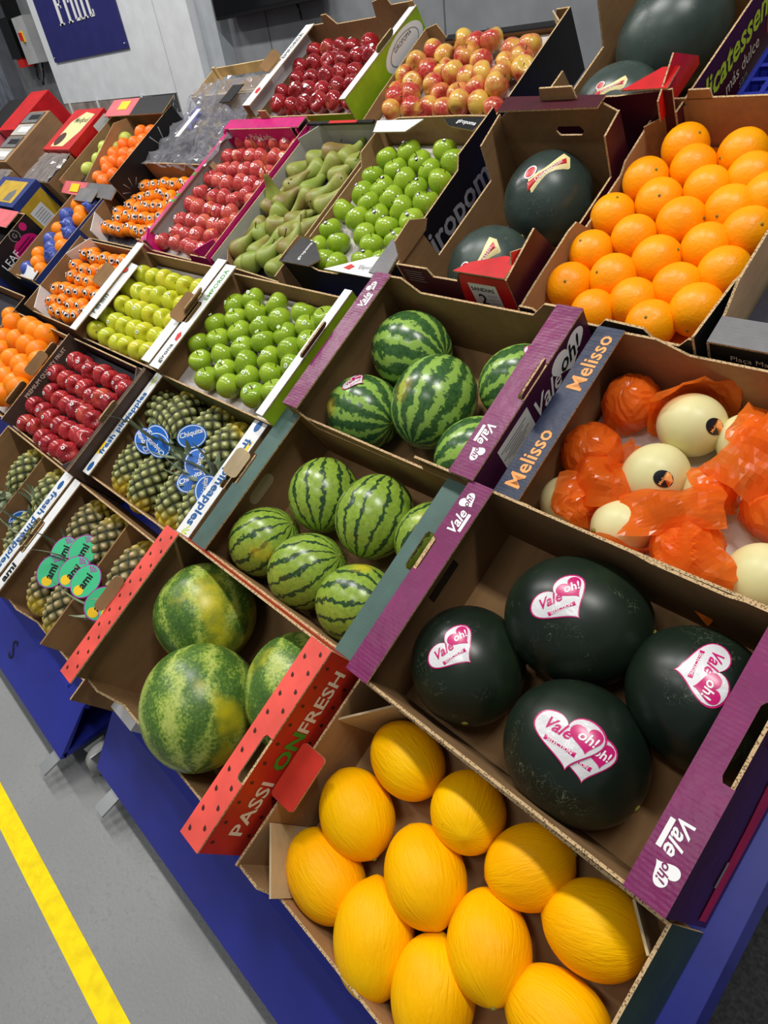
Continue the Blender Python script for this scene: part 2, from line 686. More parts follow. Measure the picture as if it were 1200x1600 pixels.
def apple_skin(name, base, other, speckle=0.0, amount=(0.45, 0.65), streak=0.0, rough=0.22, third=None, coat=0.3, dotc=(232, 236, 190), dscale=60):
    m = Mat(name, base, rough, 0.5)
    m.b.inputs['Coat Weight'].default_value = coat
    m.b.inputs['Coat Roughness'].default_value = 0.08
    o, x, y, z, a = polar(m)
    off = m.math('MULTIPLY', m.rand(), 60.0)
    n = m.noise(14, 3, o, w=off)
    col = m.mix(smooth01(m, n, amount[0], amount[1]), base, other)
    if third:
        n3 = m.noise(18, 2, o, w=m.math('ADD', off, 9.0))
        col = m.mix(smooth01(m, n3, 0.55, 0.75), col, third)
    if streak:
        v = m.comb(m.math('MULTIPLY', m.math('COSINE', a), 1.0), m.math('SINE', a), m.math('MULTIPLY', z, 6.0))
        st = m.noise(9, 4, v, w=off)
        col = m.mix(m.math('MULTIPLY', smooth01(m, st, 0.48, 0.62), streak), col, tuple(min(255, c * 1.35 + 22) for c in other))
    if speckle:
        d = m.voronoi(dscale, m.node('ShaderNodeTexCoord').outputs['Object'])
        sc = m.math('SUBTRACT', 1.0, smooth01(m, d, 0.10, 0.22))
        col = m.mix(m.math('MULTIPLY', sc, speckle), col, dotc)
    m.color(col)
    return m.m


GRANNY = apple_skin('green_apple_skin', (128, 162, 24), (156, 184, 44), 0.5, (0.3, 0.7), dscale=150)
GOLDEN = apple_skin('yellow_apple_skin', (204, 204, 38), (190, 200, 48), 0.2, (0.35, 0.7), third=(222, 206, 60), dscale=150)
RED = apple_skin('red_apple_skin', (140, 24, 36), (176, 44, 46), 0.12, (0.4, 0.68), 0.35, third=(196, 86, 58))
CRIMSON = apple_skin('crimson_apple_skin', (126, 16, 26), (158, 30, 34), 0.2, (0.4, 0.7), 0.2, rough=0.12, third=(150, 60, 40), coat=0.6)
PINK = apple_skin('pink_apple_skin', (178, 46, 56), (206, 92, 76), 0.1, (0.4, 0.7), 0.3, third=(232, 150, 82))
BICOLOR = apple_skin('red_yellow_apple_skin', (186, 46, 52), (222, 180, 78), 0.05, (0.40, 0.64), 0.1, third=(206, 84, 64))


def citrus_skin(name, a, b, scale=140, bump=0.35, rough=0.36):
    m = Mat(name, a, rough, 0.32)
    o = m.obj()
    off = m.math('MULTIPLY', m.rand(), 60.0)
    m.color(m.ramp(m.noise(12, 3, o, w=off), [(0.3, a), (0.7, b)]))
    m.bump(m.noise(scale, 3, o), bump, 0.003)
    return m.m


ORANGE = citrus_skin('orange_peel', (250, 150, 0), (255, 168, 2))
ORANGE2 = citrus_skin('deep_orange_peel', (250, 128, 8), (255, 146, 16))
TANGERINE = citrus_skin('tangerine_peel', (246, 120, 12), (252, 150, 24), 120, 0.25, 0.3)
REDTANG = citrus_skin('net_tangerine_peel', (250, 106, 20), (255, 130, 40), 120, 0.3, 0.34)
LIMON = citrus_skin('lime_peel', (196, 204, 92), (176, 194, 84), 120, 0.25)


def pear_skin():
    m = Mat('pear_skin', (128, 146, 58), 0.42, 0.4)
    o, x, y, z, a = polar(m)
    off = m.math('MULTIPLY', m.rand(), 60.0)
    f = m.math('ADD', m.noise(14, 5, o, w=off), m.math('MULTIPLY', m.rand(), 0.18))
    col = m.ramp(f, [(0.38, (132, 152, 58)), (0.58, (146, 154, 68)), (0.78, (134, 112, 58))])
    sp = smooth01(m, m.noise(170, 2, o, w=off), 0.6, 0.7)
    m.color(m.mix(m.math('MULTIPLY', sp, 0.4), col, (120, 92, 50)))
    return m.m


PEAR = pear_skin()
STEM = flat('woody_stem', (84, 62, 36), 0.8, 0.2, 0.1)
CALYX = flat('dry_calyx', (136, 128, 56), 0.8, 0.2, 0.1)


def pineapple_skin(name, low, high, tip):
    m = Mat(name, low, 0.55, 0.35)
    at = m.node('ShaderNodeAttribute', attribute_name='eye')
    o = m.obj()
    x, y, z = m.sep(o)
    col = m.ramp(m.math('ADD', at.outputs['Fac'], m.math('MULTIPLY', m.math('SUBTRACT', m.noise(90, 3, o), 0.5), 0.5)),
                 [(0.12, (40, 40, 20)), (0.34, low), (0.7, high), (1.0, tip)])
    ripe = smooth01(m, m.math('ADD', m.math('MULTIPLY', z, -1.0), m.math('MULTIPLY', m.math('SUBTRACT', m.noise(18, 2, o, w=m.math('MULTIPLY', m.rand(), 20.0)), 0.5), 0.1)), 0.03, 0.085)
    m.color(m.mix(m.math('MULTIPLY', ripe, 0.6), col, (216, 184, 26)))
    return m.m


PINE_G = pineapple_skin('green_pineapple_skin', (98, 104, 54), (144, 150, 86), (206, 200, 150))
PINE_B = pineapple_skin('tawny_pineapple_skin', (104, 96, 54), (148, 138, 88), (206, 180, 146))


def leaf_mat():
    m = Mat('pineapple_leaf', (118, 136, 104), 0.5, 0.4)
    m.color(m.ramp(m.noise(30, 3, w=m.math('MULTIPLY', m.rand(), 9.0)), [(0.3, (112, 132, 98)), (0.7, (176, 186, 156))]))
    return m.m


LEAF = leaf_mat()


def wrap_mat(name, c, trans=0.35, alpha=0.25, rough=0.22):
    m = Mat(name, c, rough, 0.6)
    nt = m.nt
    out = nt.nodes['Material Output']
    tl = m.node('ShaderNodeBsdfTranslucent')
    tl.inputs[0].default_value = rgb(*c)
    tp = m.node('ShaderNodeBsdfTransparent')
    tp.inputs[0].default_value = rgb(*[min(255, v * 0.5 + 128) for v in c])
    m1 = m.node('ShaderNodeMixShader')
    m1.inputs[0].default_value = trans
    nt.links.new(m.b.outputs[0], m1.inputs[1])
    nt.links.new(tl.outputs[0], m1.inputs[2])
    m2 = m.node('ShaderNodeMixShader')
    m.put(m2.inputs[0], alpha)
    nt.links.new(m1.outputs[0], m2.inputs[1])
    nt.links.new(tp.outputs[0], m2.inputs[2])
    nt.links.new(m2.outputs[0], out.inputs['Surface'])
    m.bump(m.noise(24, 2), 0.16, 0.004)
    return m.m


WRAP_O = wrap_mat('orange_tissue_film', (255, 132, 40), 0.45, 0.26, 0.18)
FILM = wrap_mat('clear_crinkled_film', (200, 200, 208), 0.08, 0.72, 0.1)
FILM_G = wrap_mat('grey_box_film', (170, 160, 156), 0.1, 0.35, 0.12)
BLUEWRAP = wrap_mat('blue_printed_tissue', (74, 96, 186), 0.2, 0.05, 0.3)


def grape_mat():
    m = Mat('black_grape_skin', (60, 50, 78), 0.35, 0.5)
    m.color(m.ramp(m.noise(30, 2), [(0.3, (44, 36, 62)), (0.7, (92, 82, 112))]))
    return m.m


GRAPE = grape_mat()

# ------------------------------------------------------------------ the setting
def sbox(name, x0, x1, y0, y1, z0, z1, mat, label=None):
    b = MB()
    b.box(x0, x1, y0, y1, z0, z1)
    return struct(b.build(name, [mat]), label)


WALLG = flat('grey_wall_paint', (136, 139, 142), 0.6, 0.3, 0.03)
WALLW = flat('white_cold_room_panel', (230, 233, 236), 0.4, 0.4, 0.02)
WALLD = flat('dark_grey_panel', (116, 118, 120), 0.6, 0.3, 0.05)  # darker grey of the recess panel
SEAM = flat('seam_sealant', (92, 96, 98), 0.6, 0.3, 0)
SIGNB = flat('sign_navy_blue', (46, 46, 112), 0.4, 0.4, 0.03)
PLATE = flat('ribbed_kick_plate', (186, 174, 166), 0.35, 0.5, 0.1)
PLATE.node_tree.nodes['Principled BSDF'].inputs['Metallic'].default_value = 0.25

sbox('floor', -13, 3, -4, 3.2, -0.05, 0, floor_tone())
b = MB()
b.box(-12, 2.5, -0.268, -0.218, 0, 0.0015)
struct(b.build('trim_1', [line_mat()]), 'yellow tape line along the grey floor')
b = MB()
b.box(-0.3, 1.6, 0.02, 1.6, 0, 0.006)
tag(b.build('floor_tone', [floor_shade_mat()]), 'dark sheet painting the shaded floor past the blue stand end', 'mat')  # added dark sheet: paints the shade on the floor beside the stand

WALL_Y = 2.95
wb = sbox('wall_back', -13, 3.2, WALL_Y, WALL_Y + 0.1, 0, 4.6, WALLG)
for x in (-3.95, -2.55, -1.68, -0.7, 0.6):
    m = MB()
    m.box(x - 0.004, x + 0.004, WALL_Y - 0.002, WALL_Y, 0.2, 4.5)
    m.build('panel_seam', [SEAM], wb)
wl = sbox('wall_left', -13.1, -13, -4, 3.2, 0, 4.6, WALLG)

# white cold-room corner that carries the sign
ZT, ZB = 4.2, CAM_H - 0.185
wc = sbox('wall_column', -7.02, -4.97, 2.8, WALL_Y, ZB, ZT, WALLW, 'white panel wall with the fruit sign')
m = MB()
m.box(-4.962, -4.55, 2.8, WALL_Y, 0.3, ZT)
m.build('panel', [WALLW], wc)
m = MB()
m.box(-4.97, -4.962, 2.806, WALL_Y, 0.3, ZT)
m.build('panel_seam', [SEAM], wc)
m = MB()
m.box(-4.535, -4.36, 2.86, WALL_Y, 0.3, ZT)
m.build('reveal_strip', [flat('pale_grey_reveal', (178, 184, 188), 0.5, 0.3, 0.03)], wc)
# ribbed plate below the white panel
m = MB()
m.box(-7.02, -4.97, 2.805, WALL_Y, 0.9, ZB)
for i in range(64):
    x = -7.0 + i * 0.032
    m.box(x, x + 0.014, 2.798, 2.806, ZB - 0.3, ZB - 0.01)
m.build('kick_plate', [PLATE], wc)
m = MB()
m.box(-5.32, -4.975, 2.788, 2.797, ZB - 0.3, ZB)
for i in range(9):
    for k in range(8):
        cx, cz = -5.3 + i * 0.038, ZB - 0.29 + k * 0.037
        d = 0.011 if (i + k) % 2 else -0.011
        m.add([(cx - 0.012, 2.7875, cz - d - .003), (cx + 0.012, 2.7875, cz + d - .003), (cx + 0.012, 2.784, cz + d + .004), (cx - 0.012, 2.784, cz - d + .004)], [(0, 1, 2, 3)], 1)
m.build('chequer_plate', [flat('dark_chequer_plate', (70, 72, 74), 0.4, 0.5, 0.05), flat('bright_tread', (206, 208, 210), 0.3, 0.6, 0)], wc)
for x in (-6.88, -6.3, -5.5):
    m = MB()
    m.box(x, x + 0.02, 2.785, 2.797, ZB - 0.3, ZB + 0.01)
    m.build('plate_strip', [WALLW], wc)

# sign with condensed slab letters
sg = empty('hanging_sign', Matrix.Translation((-6.86, 2.798, CAM_H + 0.115)))
tag(sg, 'navy blue sign reading Fruit in tall white letters on white panel', 'sign')
m = MB()
m.box(0, 1.4, -0.012, 0, 0, 0.92)
m.build('board', [SIGNB], sg)


def slab(rects):
    g = MB()
    for x0, x1, z0, z1 in rects:
        x0, x1 = 0.377 + (x0 - 0.285) * 0.82, 0.377 + (x1 - 0.285) * 0.82
        z0, z1 = LZ + (z0 - LZ) * 0.6, LZ + (z1 - LZ) * 0.6
        g.box(x0, x1, -0.016, -0.0125, z0, max(z1, z0 + 0.012))
    return g


LZ = 0.225
letters = {
    'F': [(0.31, 0.37, LZ, LZ + 0.42), (0.285, 0.40, LZ, LZ + 0.016), (0.285, 0.48, LZ + 0.40, LZ + 0.42), (0.37, 0.44, LZ + 0.20, LZ + 0.225), (0.425, 0.44, LZ + 0.17, LZ + 0.255)],
    'r': [(0.525, 0.575, LZ, LZ + 0.3), (0.505, 0.61, LZ, LZ + 0.016), (0.505, 0.575, LZ + 0.284, LZ + 0.3), (0.575, 0.64, LZ + 0.27, LZ + 0.3), (0.615, 0.645, LZ + 0.2, LZ + 0.27)],
    'u': [(0.675, 0.72, LZ + 0.02, LZ + 0.3), (0.655, 0.72, LZ + 0.284, LZ + 0.3), (0.695, 0.79, LZ, LZ + 0.03), (0.775, 0.82, LZ, LZ + 0.3), (0.755, 0.82, LZ + 0.284, LZ + 0.3), (0.80, 0.845, LZ, LZ + 0.018)],
    'i': [(0.885, 0.93, LZ, LZ + 0.3), (0.865, 0.955, LZ, LZ + 0.016), (0.865, 0.93, LZ + 0.284, LZ + 0.3), (0.885, 0.93, LZ + 0.34, LZ + 0.39)],
    't': [(1.0, 1.045, LZ + 0.01, LZ + 0.39), (0.97, 1.09, LZ + 0.284, LZ + 0.3), (1.02, 1.09, LZ, LZ + 0.026), (1.075, 1.095, LZ + 0.01, LZ + 0.07)],
}
for ch, r in letters.items():
    slab(r).build('letter', [INK_W], sg)
for x, z in ((0.03, 0.03), (1.37, 0.03)):
    m = MB()
    m.tube([(x, -0.018, z), (x, -0.012, z)], 0.008)
    m.build('screw', [STEEL], sg)

# television
tv = empty('television', Matrix.Translation((-3.82, 2.86, CAM_H + 0.16)))
tag(tv, 'black flat television on the grey wall', 'television')
BLK = flat('black_plastic', (14, 14, 16), 0.25, 0.5, 0)
m = MB()
m.box(-0.48, 0.48, -0.03, 0.05, 0, 0.56)
m.build('housing', [BLK], tv)
m = MB()
m.box(-0.465, 0.465, -0.034, -0.03, 0.02, 0.545)
m.build('screen', [flat('dark_glass', (10, 10, 12), 0.08, 0.6, 0)], tv)
m = MB()
m.box(-0.1, 0.1, 0.05, 0.09, 0.2, 0.4)
m.build('bracket', [BLK], tv)
m = MB()
m.tube([(0.24, 0.04, 0.01), (0.245, 0.05, -0.03), (0.235, 0.06, -0.07)], 0.006)
m.build('cable', [BLK], tv)

# recess with switch gear and strip curtain at the far left
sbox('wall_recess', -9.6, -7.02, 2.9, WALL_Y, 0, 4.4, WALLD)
db = empty('switch_box', Matrix.Translation((-7.3, 2.82, CAM_H + 0.14)))
tag(db, 'grey electrical box with red rotary switch on the far wall', 'switch box')
m = MB()
m.box(-0.13, 0.13, -0.05, 0.08, 0, 0.34)
m.build('case', [flat('pale_grey_case', (176, 178, 178), 0.5, 0.4, 0.03)], db)
m = MB()
m.box(-0.04, 0.02, -0.058, -0.05, 0.16, 0.24)
m.build('plate', [INK_Y], db)
m = MB()
m.box(-0.022, 0.004, -0.08, -0.058, 0.17, 0.23)
m.build('rotary_switch', [INK_R], db)
m = MB()
m.tube([(-0.1, 0.0, 0), (-0.12, -0.01, -0.1), (-0.05, -0.01, -0.16), (0.0, 0, -0.1), (0.02, 0.02, 0)], 0.008)
m.build('cable', [BLK], db)
dk = empty('control_unit', Matrix.Translation((-7.62, 2.82, CAM_H + 0.2)))
tag(dk, 'black upright control unit beside the grey switch box', 'control unit')
m = MB()
m.box(-0.12, 0.12, -0.06, 0.08, 0, 0.42)
m.build('case', [BLK], dk)
m = MB()
m.box(-0.1, 0.1, -0.066, -0.06, 0.3, 0.4)
m.build('cover', [flat('grey_cover', (70, 72, 76), 0.4, 0.4, 0)], dk)
m = MB()
m.box(-0.05, 0.1, -0.05, 0.05, -0.07, 0)
m.build('socket', [INK_R], dk)
dr = struct(empty('door_1', Matrix.Translation((-8.75, 2.84, 0))), 'doorway with hanging clear strips at the far left')
STRIP = flat('strip_curtain_vinyl', (132, 138, 150), 0.15, 0.6, 0.08)
FRAME = flat('door_frame_steel', (96, 100, 106), 0.4, 0.5, 0.05)
for x in (-0.62, 0.55):
    m = MB()
    m.box(x, x + 0.08, -0.05, 0.06, 0, 3.2)
    m.build('door_frame', [FRAME], dr)
for i in range(7):
    m = MB()
    x = -0.52 + i * 0.152
    m.box(x, x + 0.165, -0.012 + 0.008 * (i % 2), -0.008 + 0.008 * (i % 2), 0.05, 3.1)
    m.build('strip', [STRIP], dr)

# ------------------------------------------------------------------ blue stands
def stand(u0, u1, label, front=-0.6, lip=(-0.062, 0.098), back=1.84, castor=-0.09):
    t = tag(empty('display_stand', MD @ Matrix.Translation(((u0 + u1) / 2, 0, 0))), label, 'stand', 'blue display stands')
    h = (u1 - u0) / 2
    inv = (MD @ Matrix.Translation(((u0 + u1) / 2, 0, 0))).inverted()

    def w2l(x, y, z):
        return inv @ Vector((x, y, z))
    m = MB()
    m.box(-h, h, front, back, -0.025, -0.006)
    m.build('deck', [BLUE], t)
    for sx in (-1, 1):
        m = MB()
        x0, x1 = (-h, -h + 0.012) if sx < 0 else (h - 0.012 - (0.1 if castor > 0 else 0), h)
        c = (u0 + u1) / 2
        top = [(y, (inv.inverted() @ Vector((0, y, -0.006))).y, (inv.inverted() @ Vector((0, y, -0.006))).z) for y in (front, back)]
        poly = [(top[0][1], top[0][2]), (top[1][1], top[1][2]), (top[1][1], 0.12), (lip[0] + 0.05, 0.12)]
        m.plate([(y, z) for y, z in poly], lambda a, b_, c_, x0=x0, c=c: tuple(w2l(x0 + c + c_, a, b_)), 0.012, (0, 0, 0))
        m.build('side_panel', [BLUE], t)
    # front lip leaning out towards the aisle
    m = MB()
    a = inv.inverted() @ Vector((0, front, -0.006))
    y0, z0 = a.y, a.z
    P = [w2l(x + (u0 + u1) / 2, y, z) for x in (-h, h) for (y, z) in ((y0, z0), (y0 + 0.012, z0 + 0.004), (lip[0], lip[1]), (lip[0] + 0.012, lip[1] - 0.008))]
    m.add(P, [(0, 4, 6, 2), (1, 3, 7, 5), (0, 1, 5, 4), (2, 6, 7, 3), (0, 2, 3, 1), (4, 5, 7, 6)])
    m.build('front_lip', [BLUE], t)
    m = MB()
    P = [w2l(x + (u0 + u1) / 2, y, z) for x in (-h, h) for (y, z) in ((lip[0] + 0.012, 0.09), (0.3, 0.09), (0.3, 0.105), (lip[0] + 0.012, 0.105))]
    m.add(P, [(0, 4, 5, 1), (1, 5, 6, 2), (2, 6, 7, 3), (3, 7, 4, 0), (0, 1, 2, 3), (4, 7, 6, 5)])
    m.build('base_plate', [BLUE], t)
    for sx in (-1, 1):
        for y in (0.03 if castor > 0 else 0.10, 1.4):
            cx = (u0 + u1) / 2 + (sx * (h - 0.09) if sx < 0 or y > 0.5 else h + castor)
            k = MB()
            k.tube([w2l(cx - 0.014, y, 0.047), w2l(cx + 0.014, y, 0.047)], 0.047, 24)
            wh = k.build('caster_wheel', [RUBBER], t)
            k = MB()
            k.tube([w2l(cx - 0.02, y, 0.047), w2l(cx + 0.02, y, 0.047)], 0.014, 12)
            k.build('axle', [STEEL], wh)
            for q in (-0.022, 0.02):
                k = MB()
                P = [w2l(cx + q + dx, yy, zz) for dx in (0, 0.003) for (yy, zz) in ((y - 0.02, 0.04), (y + 0.02, 0.04), (y + 0.03, 0.1), (y - 0.03, 0.1))]
                k.add(P, [(0, 1, 2, 3), (4, 7, 6, 5), (0, 4, 5, 1), (1, 5, 6, 2), (2, 6, 7, 3), (3, 7, 4, 0)])
                k.build('caster_fork', [STEEL], t)
            if y < 0.5:
                k = MB()
                px = cx if castor < 0 or sx < 0 else cx - 0.1
                P = [w2l(px + dx, yy, zz) for dx in (-0.022, 0.022) for (yy, zz) in ((lip[0] - 0.055, 0.045), (lip[0] + 0.05, 0.075), (lip[0] + 0.05, 0.08), (lip[0] - 0.055, 0.052))]
                k.add(P, [(0, 4, 5, 1), (1, 5, 6, 2), (2, 6, 7, 3), (3, 7, 4, 0), (0, 1, 2, 3), (4, 7, 6, 5)])
                k.build('brake_pedal', [STEEL], t)
    return t


st_near = stand(-1.4, 0.008, 'blue enamel display stand under the watermelon and yellow melon cartons', -0.575, (0.0, 0.095), 1.72)
st_far = stand(-3.62, -1.505, 'blue enamel display stand under the pineapple and apple cartons', -0.637, (-0.06, 0.098), 1.84, 0.045)
stand(-6.2, -3.66, 'blue enamel display stand at the far left under closed cartons', -0.637, (-0.06, 0.098), 1.6)
_a = MD @ Vector((0, -0.637, -0.006))
_inv = st_far.matrix_basis.inverted()
_p, _q = Vector((0, _a.y, _a.z)), Vector((0, -0.06, 0.098))
_n = (_inv.to_3x3() @ Vector((0, -1, 0))).normalized()
_up = (_inv.to_3x3() @ (_p - _q)).normalized()
_c = _inv @ Vector((-1.98, (_p.y + _q.y) / 2, (_p.z + _q.z) / 2))
lettering('S', st_far, _c, (1, 0, 0), _up, 0.09, INK_K, lift=0.0015, name='printed_letter')

# ------------------------------------------------------------------ cartons
TH = 0.005
BOX = {}


def carton(key, name, label, u0, u1, s0, s1, h, inner=None, outer=None, yaw=0.0, front=None, back=None, left=None, right=None,
           flanges=(), group='fruit cartons on the blue stands', tray=None, tray_mat=None, base_w=0.0, cat='carton', holes_back=(), outs=None, lean=0.0):
    """open carton; heights: number or [(fraction, height), ...] read left to right / front to back"""
    inner = inner or K
    outer = outer or inner
    W, Dp = u1 - u0, s1 - s0
    t = empty(name, dm((u0 + u1) / 2, (s0 + s1) / 2, base_w, yaw))
    tag(t, label, cat, group)
    t['w'] = W
    x, y = W / 2, Dp / 2
    b = MB()
    b.box(-x + TH, x - TH + lean, -y + TH, y - TH, 0.0005, TH)
    b.build('base_panel', [inner], t)
    outs = outs or {}

    def prof(v, L):
        if v is None:
            v = h
        if not isinstance(v, (list, tuple)):
            v = [(0, v), (1, v)]
        return [(-L / 2, 0)] + [(-L / 2 + f * L, z) for f, z in v] + [(L / 2, 0)]
    side = {
        'F': (prof(front, W), lambda a, z, c: (a, -y + c, z)),
        'B': (prof(back, W), lambda a, z, c: (a, y - c, z)),
        'L': (prof(left, Dp), lambda a, z, c: (-x + c, a, z)),
        'R': (prof(right, Dp), lambda a, z, c: (x - c + lean * (1 - z / h), a, z)),
    }
    panels = {}
    for k, (pts, fn) in side.items():
        # dedupe so that a profile that starts at full height has no doubled point
        q = []
        for p in pts:
            if not q or (abs(p[0] - q[-1][0]) + abs(p[1] - q[-1][1])) > 1e-5:
                q.append(p)
        if k in 'FB':   # keep corners from sharing faces
            q = [(max(-x + TH * 1.02, min(x - TH * 1.02, a)), z) for a, z in q]
        m = MB()
        om = outs.get(k, outer)
        m.plate(q, fn, TH, (0, 1, 2), holes=holes_back if k == 'B' else ())
        panels[k] = m.build('wall_panel', [inner, om, EDGE], t)
    fl = {}
    for f in flanges:
        sd, wd, mat = f[:3]
        notch = f[3] if len(f) > 3 else None
        z = (f[4] if len(f) > 4 else h)
        sgn = -1 if sd == 'L' else 1
        o_, i_ = sgn * (x + 0.001), sgn * (x - wd)
        poly = [(o_, -y), (i_, -y), (i_, y), (o_, y)]
        if notch:
            n0, n1, dpt = notch
            poly += [(o_, n1), (o_ - sgn * dpt * 0.8, n1), (o_ - sgn * dpt, n1 - 0.008), (o_ - sgn * dpt, n0 + 0.008), (o_ - sgn * dpt * 0.8, n0), (o_, n0)]
        m = MB()
        m.plate(poly, lambda a, b_, c, z=z: (a, b_, z + c), 0.004, (0, 1, 2))
        fl[sd] = m.build('top_flange', [mat, inner, EDGE], t)
    if tray is not None:
        m = MB()
        m.box(-x + 0.012, x - 0.012, -y + 0.012, y - 0.012, tray - 0.006, tray)
        m.build('tray', [tray_mat or LINER], t)
    BOX[key] = dict(root=t, W=W, D=Dp, h=h, x=x, y=y, panels=panels, fl=fl, u=(u0 + u1) / 2, s=(s0 + s1) / 2)
    return BOX[key]


def rounded(a, b, r=0.012, n=4):
    out = []
    for cx, cy, a0 in ((a - r, b - r, 0), (-a + r, b - r, 90), (-a + r, -b + r, 180), (a - r, -b + r, 270)):
        for i in range(n + 1):
            t = math.radians(a0 + 90 * i / n)
            out.append((cx + r * math.cos(t), cy + r * math.sin(t)))
    return out


def handle_tab(B, side, along=0.0, size=(0.045, 0.02), tilt=40, z=None, mat=None, push=0.0):
    """rounded hand-hole flap folded up at the rim of a side panel"""
    sg = -1 if side == 'L' else 1
    z = B['h'] + 0.005 if z is None else z
    ct, sn = math.cos(math.radians(tilt)), math.sin(math.radians(tilt))
    m = MB()
    m.plate(rounded(size[0], size[1]), lambda a, b_, c: (sg * (B['x'] + push) - sg * (b_ + size[1]) * ct * -1 - sg * c * sn, along + a, z + (b_ + size[1]) * sn + c * ct), 0.004, (0, 0, 1))
    return m.build('handle_flap', [mat or K, EDGE], B['root'])


def rim_tab(B, side, pos, w, hgt, z=None, mat=None, out=None, lean=0.0):
    """tab standing on the rim of the front or back panel"""
    z = B['h'] if z is None else z
    yy = -B['y'] if side == 'F' else B['y'] - TH
    m = MB()
    m.plate([(pos - w / 2, -0.004), (pos + w / 2, -0.004), (pos + w / 2 - 0.006, hgt), (pos - w / 2 + 0.006, hgt)],
            lambda a, b_, c: (a, yy + c + lean * b_, z + b_), TH, (0, 1, 2))
    return m.build('rim_tab', [mat or K, out or mat or K, EDGE], B['root'])


def corner_flap(B, cx, cy, size, z0, z1, mat=None, ang=45):
    """board folded across a corner; cx, cy = -1/1 pick the corner"""
    x, y = cx * (B['x'] - TH), cy * (B['y'] - TH)
    p = Vector((x - cx * size, y, 0))
    q = Vector((x, y - cy * size, 0))
    n = Vector((q.y - p.y, -(q.x - p.x), 0)).normalized() * 0.004
    m = MB()
    v = []
    for z, sh in ((z0, 0.0), (z1, 0.0)):
        v += [p + Vector((0, 0, z)), q + Vector((0, 0, z)), q + n + Vector((0, 0, z)), p + n + Vector((0, 0, z))]
    m.add(v, [(0, 1, 2, 3), (4, 7, 6, 5), (0, 4, 5, 1), (1, 5, 6, 2), (2, 6, 7, 3), (3, 7, 4, 0)])
    return m.build('corner_flap', [mat or K], B['root'])


LA, LU = (0, 1, 0), (-1, 0, 0)     # lettering on a left flange
RA, RU = (0, -1, 0), (1, 0, 0)     # lettering on a right flange


def vale_logo(part, at, along, up, k=1.0, ink=None, oh=None):
    ink = ink or INK_W
    a, u_ = Vector(along), Vector(up)
    at = Vector(at)
    lettering('Vale', part, at - a * 0.024 * k, along, up, 0.030 * k, ink, 0.02, 0.35)
    hh = print_patch([(x * math.cos(-0.5) - y * math.sin(-0.5), x * math.sin(-0.5) + y * math.cos(-0.5)) for x, y in heart(0.036 * k, 0.034 * k)], part, at + a * 0.024 * k + u_ * 0.004 * k, along, up, ink, 0.0007, 'printed_heart')
    lettering('oh!', hh, at + a * 0.024 * k + u_ * 0.004 * k, along, up, 0.018 * k, oh or PURPLE, 0.02, 0.25, lift=0.0012)
    print_patch([(-0.026 * k, -0.0035 * k), (0.014 * k, -0.0035 * k), (0.014 * k, 0.0035 * k), (-0.026 * k, 0.0035 * k)], part, at - a * 0.012 * k - u_ * 0.015 * k, along, up, ink, name='printed_ribbon')


# --- front row -----------------------------------------------------------
c = carton('ymelon', 'melon_carton', 'wide kraft carton of yellow melons, dark green outside, nearest the camera', -0.685, -0.075, -0.505, -0.105, 0.172,
           K, DKGREEN, yaw=-1.2, lean=0.028, front=[(0, .165), (.1, .165), (.14, .12), (.86, .12), (.9, .165), (1, .165)])
corner_flap(c, -1, -1, 0.085, 0.01, 0.16, KL)
corner_flap(c, -1, 1, 0.085, 0.01, 0.16, KL)
corner_flap(c, 1, 1, 0.045, 0.01, 0.165, KL)
corner_flap(c, 1, -1, 0.05, 0.01, 0.16, KL)
for i in range(3):
    print_patch([(-0.012, -0.004), (0.0, -0.001), (0.014, 0.004), (0.002, 0.004)], c['panels']['R'], (c['x'] + 0.0085 + 0.002 * i, -0.16 - i * 0.016, 0.12 - i * 0.012), (0, 1, 0.4), (0, -0.4, 1), INK_TG, name='printed_leaf')

c = carton('passion', 'watermelon_carton', 'tall coral red carton with seed print, three mottled watermelons inside', -1.305, -0.70, -0.487, -0.082, 0.268,
           KD, CORAL_D, yaw=-0.5, front=[(0, .2), (.1, .2), (.16, .14), (.84, .14), (.9, .2), (1, .2)], back=.25,
           flanges=(('L', 0.055, CORAL), ('R', 0.056, CORAL, (-0.07, 0.02, 0.02))), outs={'F': KD, 'B': CORAL_D})
fR = c['fl']['R']
for i in range(10):
    for j, du in enumerate((-0.042, -0.014)):
        y = -0.185 + i * 0.039 + j * 0.019
        if -0.08 < y < 0.03 and j == 1:
            continue
        print_patch([(0.0, 0.0065), (0.0035, 0.001), (0.0028, -0.003), (0, -0.0042), (-0.0028, -0.003), (-0.0035, 0.001)], fR, (c['x'] + du, y, c['h'] + 0.004), (0.8, 0.6, 0), (-0.6, 0.8, 0), INK_BR, name='printed_seed')
fL = c['fl']['L']
for i in range(10):
    for j, du in enumerate((0.014, 0.042)):
        print_patch([(0.0, 0.0065), (0.0035, 0.001), (0.0028, -0.003), (0, -0.0042), (-0.0028, -0.003), (-0.0035, 0.001)], fL, (-c['x'] + du, -0.185 + i * 0.039 + j * 0.019, c['h'] + 0.004), (0.8, 0.6, 0), (-0.6, 0.8, 0), INK_BR, name='printed_seed')
wR = c['panels']['R']
for i in range(10):
    for j, z in enumerate((0.25, 0.165, 0.12)):
        print_patch([(0.0, 0.0065), (0.0035, 0.001), (0.0028, -0.003), (0, -0.0042), (-0.0028, -0.003), (-0.0035, 0.001)], wR, (c['x'], -0.18 + i * 0.039 + (j % 2) * 0.018, z), (0, 1, 0), (0, 0, 1), INK_BR, name='printed_seed')
lettering('PASSI', wR, (c['x'], -0.110, 0.205), (0, 1, 0), (0, 0, 1), 0.048, INK_C, 0.02, lift=0.001)
